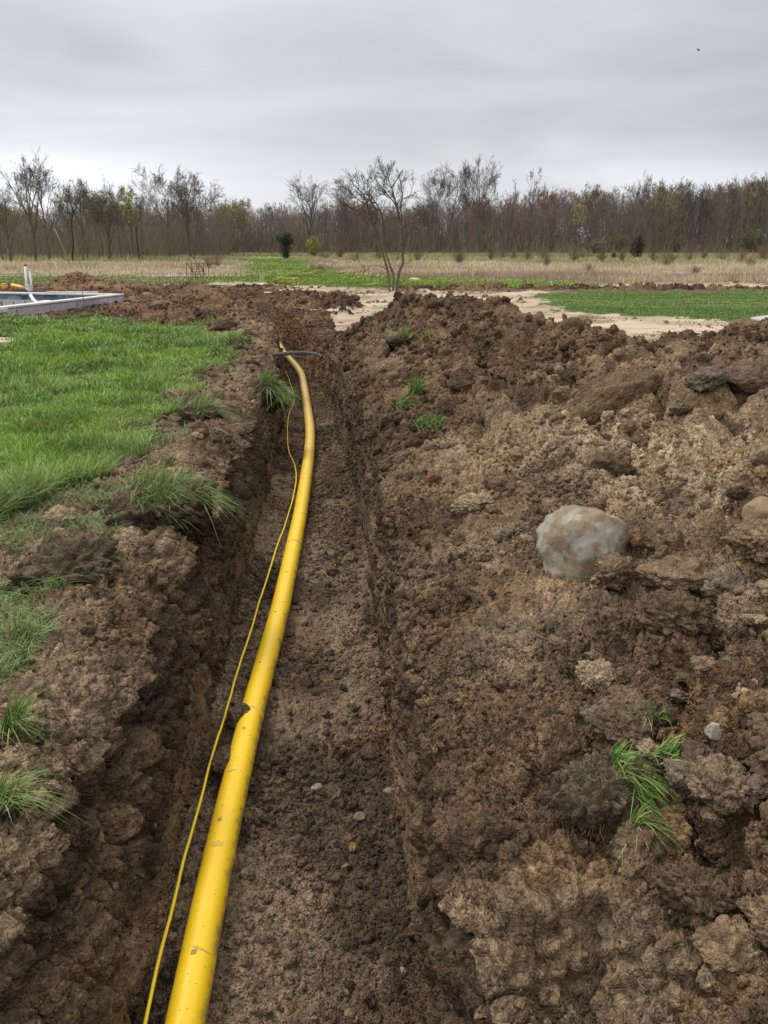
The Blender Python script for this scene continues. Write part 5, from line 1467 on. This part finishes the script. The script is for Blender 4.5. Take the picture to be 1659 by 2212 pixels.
M_white, t_, b_ = mat_nodes('white_plastic'); b_.inputs['Base Color'].default_value = (.72, .72, .70, 1); b_.inputs['Roughness'].default_value = .45
def zone1(x, y): return (x * .168, 557.4 + y * .168)
YF = PA[1] + .25
bo_ = at_d(167, 633, YF + .35)
brd = bev_box('timber_board', (-.62, -.05, -.015), (.62, .05, .02), M_plain, None, c3(.60, .54, .47), .004)
brd.location = (bo_[0], PA[1] + .30, RIM + .035); tag(brd, 'pale timber board lying along the far rim of the pool', 'board')
dpl = PA + pv * 2.6 + pn * .5
def hose(name, pts, lab, r=.03, Y=None):
    V, fs = sweep(smooth_path(pts, 8), r, 10); o = mk(name, V, fs, None, M_white); tag(o, lab, 'pipe'); return o
hose('flexible_pipe', [at_d(*zone1(395, 478), 18.5), at_d(*zone1(425, 530), 17.9), at_d(*zone1(480, 580), 17.3), at_d(*zone1(540, 612), 16.8), at_d(*zone1(560, 640), 16.7)], 'straight white hose leaning over the near rim into the pool', .036)
hose('flexible_pipe', [at_d(*zone1(425, 640), 17.4), at_d(*zone1(465, 600), 17.4), at_d(*zone1(520, 573), 17.4), at_d(*zone1(600, 560), 17.3), at_d(*zone1(680, 570), 17.2), at_d(*zone1(745, 602), 17.1), at_d(*zone1(765, 630), 17.1)], 'white hose arching above the near rim of the pool', .030)
# standing white pipes behind the pool
yb_ = 22.8
def standpipe(x0, y0, x1, y1, r, lab, cap=None):
    b0, b1 = at_d(*zone1(x1, y1), yb_), at_d(*zone1(x0, y0), yb_ + .1)
    b0[2] = gz(b0[0], b0[1]) - .03
    root = empty('stand_pipe', tuple(b0)); tag(root, lab, 'pipe')
    V, fs = sweep([np.zeros(3), (b1 - b0) * .5, b1 - b0], r, 12); mk('pipe_wall', V, fs, None, M_white, root)
    if cap:
        dr_ = (b1 - b0) / np.linalg.norm(b1 - b0)
        V, fs = sweep([b1 - b0 - dr_ * .02, b1 - b0 + dr_ * .035], r * 1.15, 12); mk('cap', V, fs, np.tile(c3(*cap), (len(V), 1)), M_plain, root)
standpipe(325, 95, 345, 440, .036, 'taller white stand pipe with a red cap behind the pool', (.55, .06, .05))
standpipe(376, 152, 418, 420, .031, 'shorter leaning white stand pipe behind the pool', (.6, .6, .58))
bb = at_d(*zone1(375, 440), yb_ - .15)
sk_ = empty('skimmer_box', (bb[0], bb[1], gz(bb[0], bb[1]))); tag(sk_, 'small white skimmer box at the foot of the two stand pipes', 'box')
bev_box('housing', (-.07, -.07, -.02), (.07, .07, .20), M_white, sk_, None, .012); bev_box('lid', (-.08, -.08, .201), (.08, .08, .22), M_white, sk_, None, .006)
M_yel, t_, b_ = mat_nodes('yellow_paint'); b_.inputs['Base Color'].default_value = (.75, .42, .03, 1); b_.inputs['Roughness'].default_value = .5
q0, q1 = gp(28, 624), gp(53, 628)
q0[2] = gz(q0[0], q0[1]) + .12; q1[2] = gz(q1[0], q1[1]) + .06
V, fs = sweep([q0, (q0 + q1) / 2, q1], .055, 14); o = mk('yellow_pipe_offcut', V, fs, None, M_yel); tag(o, 'short yellow pipe piece lying beyond the pool', 'pipe')
q0 = gp(11, 629); q0[2] = gz(q0[0], q0[1]) + .05
bk = empty('yellow_bucket', tuple(q0 - np.array([0, 0, .05]))); tag(bk, 'small yellow bucket beyond the pool at the left picture edge', 'bucket')
V, fs = sweep([np.array([0, 0, 0.]), np.array([0, 0, .1]), np.array([0, 0, .19])], [.065, .075, .085], 16); mk('body', V, fs, None, M_yel, bk)
V, fs = sweep([np.array([0, 0, .185]), np.array([0, 0, .20])], [.092, .092], 16); mk('lip', V, fs, None, M_yel, bk)
# marker stake at the near rim
sp0 = at_d(181, 650, 16.9); sp1 = at_d(171, 606, 16.95)
V, fs = sweep([sp0, (sp0 + sp1) / 2 + np.array([.01, 0, 0]), sp1], .008, 6); o = mk('marker_rod', V, fs, np.tile(c3(.42, .13, .09), (len(V), 1)), M_plain); tag(o, 'thin red marker rod standing at the near rim of the pool', 'rod')
wb = at_d(3, 670, 15.2); wbx = bev_box('inlet_bracket', (-.10, -.12, -.04), (.08, .1, .03), M_plain, None, c3(.6, .58, .55), .008); wbx.location = tuple(wb)
tag(wbx, 'white plastic bracket on the pool rim at the left picture edge', 'bracket')

# ------------------------------------------------------------------ leaning pole, stakes, rusty frame, slabs, bird
a0, a1 = at_d(152, 571, 52), at_d(118, 494, 52.6); a0[2] = gz(a0[0], a0[1]) - .05
V, fs = sweep([a0, (a0 + a1) / 2 + np.array([.02, 0, .02]), a1], [.045, .035, .022], 10)
o = mk('leaning_pole', V, fs, np.tile(c3(.26, .14, .09), (len(V), 1)), M_plain); tag(o, 'orange brown pole leaning in front of the left trees', 'pole')
def stake(x, y0, y1, w, lab, col, lean=0):
    q = gp(x, y1); q[2] = gz(q[0], q[1]); d = q[1]; h = (y1 - y0) * d / F
    o = bev_box('stake', (-w, -w * .6, -.05), (w, w * .6, h), M_plain, None, col, w * .2)
    o.location = tuple(q); o.rotation_euler = (0, lean, .3); tag(o, lab, 'stake')
stake(563, 592, 609, .020, 'left of two pale stakes in the green meadow', c3(.55, .50, .34)); stake(568, 594, 609, .018, 'right of two pale stakes in the green meadow', c3(.55, .50, .34))
stake(481, 624, 641, .018, 'small wooden grade stake in the churned soil left of the trench end', c3(.55, .45, .32), -.1)
stake(152, 589, 596, .02, 'tiny white stake in front of the dry grass on the left', c3(.6, .6, .55))
q0, q1 = gp(793, 620), gp(817, 615)
for q in (q0, q1): q[2] = gz(q[0], q[1]) + .05
V, fs = sweep([q0, q1], .022, 6); o = mk('timber_offcut', V, fs, np.tile(c3(.50, .45, .30), (len(V), 1)), M_plain); tag(o, 'pale stick lying at the meadow edge left of the three-stemmed tree', 'stick')
stone('stone', 'pale rock on the meadow right of the three-stemmed tree', 'stone', 895, 603, (.22, .14, .10), c3(.50, .45, .34), M_stone, 951, 3)
M_rust = mat_attr('rust', .85, 14, .6, 1.35, .4, 40, .004, .2)
RU, RG = c3(.17, .075, .04), c3(.17, .155, .13)
def z2(x, y): return (371.6 + x * .216, 517.6 + y * .216)
YH = gp(*z2(250, 432))[1]
hr = at_d(*z2(250, 432), YH); hr[2] = gz(hr[0], hr[1])
hroot = empty('rusty_frame', tuple(hr)); tag(hroot, 'rusty old farm frame with two tall hoops and cross bars', 'frame')
def hbar(name, pts, r, col, dys=None):
    P_ = [at_d(*z2(x, y), YH + (dys[i] if dys else 0)) - hr for i, (x, y) in enumerate(pts)]
    V, fs = sweep(smooth_path(P_, 8), r, 7); return mk(name, V, fs, np.tile(col, (len(V), 1)), M_rust, hroot)
hbar('hoop', [(185, 425), (150, 370), (142, 300), (150, 230), (170, 185), (192, 172), (220, 185), (240, 230), (245, 290), (232, 350), (245, 400)], .014, RG * .9, [-.15, -.2, -.2, -.15, -.1, 0, .1, .2, .2, .2, .15])
hbar('hoop', [(300, 430), (278, 330), (268, 260), (275, 215), (300, 182), (325, 188), (350, 225), (366, 290), (362, 350), (350, 385)], .014, RG * .9, [-.15, -.2, -.2, -.15, 0, .1, .15, .2, .2, .2])
for yy in (240, 268, 292, 318, 345, 372): hbar('cross_bar', [(186, yy), (255, yy + 3), (322, yy - 1)], .009, RU)
hbar('upright', [(190, 428), (190, 200)], .012, RU); hbar('upright', [(320, 430), (316, 235)], .012, RU)
hbar('strut', [(155, 235), (190, 300), (235, 362)], .013, RU, [-.1, 0, .1]); hbar('strut', [(270, 245), (308, 305), (350, 380)], .013, RU, [-.1, 0, .1]); hbar('upright', [(208, 420), (210, 260)], .008, RU); hbar('upright', [(262, 425), (258, 250)], .008, RU)
for (x, y) in ((196, 300), (311, 305)):
    V, fs = sweep([at_d(*z2(x, y), YH - .05) - hr, at_d(*z2(x, y), YH + .05) - hr], .045, 12); mk('hub', V, fs, np.tile(RU * 1.2, (len(V), 1)), M_rust, hroot)

def slab(name, pts, h, lab, cat, col):
    w_ = [gp(x, y) for x, y in pts]; z0 = min(gz(a[0], a[1]) for a in w_) - .05; z1 = max(gz(a[0], a[1]) for a in w_) + h
    n = len(w_); o0 = w_[0]
    me = bpy.data.meshes.new(name); bm = bmesh.new()
    f = bm.faces.new([bm.verts.new((a[0] - o0[0], a[1] - o0[1], 0)) for a in w_])
    r = bmesh.ops.extrude_face_region(bm, geom=[f]); bmesh.ops.translate(bm, verts=[v for v in r['geom'] if isinstance(v, bmesh.types.BMVert)], vec=(0, 0, z1 - z0))
    bmesh.ops.recalc_face_normals(bm, faces=bm.faces); bmesh.ops.bevel(bm, geom=list(bm.edges), offset=.01, segments=2, affect='EDGES')
    bm.to_mesh(me); bm.free()
    a = me.color_attributes.new('Col', 'FLOAT_COLOR', 'POINT'); c4 = np.ones((len(me.vertices), 4), np.float32); c4[:, :3] = col; a.data.foreach_set('color', c4.ravel())
    me.materials.append(M_plain); o = link(name, me, None, (o0[0], o0[1], z0)); tag(o, lab, cat)
slab('paving_slab', [(-60, 752), (20, 748), (56, 741), (0, 737), (-60, 737)], .05, 'flat tan paving slab lying in the near lawn at the left picture edge', 'slab', c3(.46, .38, .28))
slab('concrete_pad', [(1618, 689), (1650, 697), (1760, 706), (1800, 676), (1665, 682)], .03, 'light grey concrete pad at the right picture edge behind the spoil', 'slab', c3(.42, .41, .40))

bp_ = at_d(1509, 109, 26); br = empty('bird', tuple(bp_), .6); tag(br, 'tiny dark bird flying high in the grey sky', 'bird'); br.scale = (.42, .42, .42)
V, Fc = ICO[3]; Vb = V * np.array([.034, .09, .032]); Vb[:, 0] *= np.clip(1.2 - V[:, 1] * .3, .5, 1.4); Vb[:, 2] += .02 * np.abs(V[:, 1])
mk('body', Vb, [Fc], np.tile(c3(.03, .03, .035), (len(V), 1)), M_plain, br)
for sg_ in (-1, 1):
    xs = np.array([0, .09, .19]); pr = []
    for i, x_ in enumerate(xs):
        ch_ = [.06, .05, .008][i]; z_ = [0.01, .07, .10][i]
        pr += [[sg_ * x_, ch_, z_ + .003], [sg_ * x_, -ch_, z_ + .003], [sg_ * x_, -ch_, z_ - .003], [sg_ * x_, ch_, z_ - .003]]
    q = [[i * 4 + j, i * 4 + (j + 1) % 4, i * 4 + 4 + (j + 1) % 4, i * 4 + 4 + j] for i in range(2) for j in range(4)]
    mk('wing', np.array(pr, np.float32), [np.array(q)], np.tile(c3(.03, .03, .035), (12, 1)), M_plain, br, False)
mk('tail', np.array([[-.012, -.08, .01], [.012, -.08, .01], [.03, -.15, .012], [-.03, -.15, .012], [-.012, -.08, .004], [.012, -.08, .004], [.03, -.15, .008], [-.03, -.15, .008]], np.float32), [np.array([[0, 1, 2, 3], [7, 6, 5, 4], [0, 3, 7, 4], [1, 5, 6, 2], [3, 2, 6, 7], [0, 4, 5, 1]])], np.tile(c3(.03, .03, .035), (8, 1)), M_plain, br, False)
print('done', time.time() - T0)
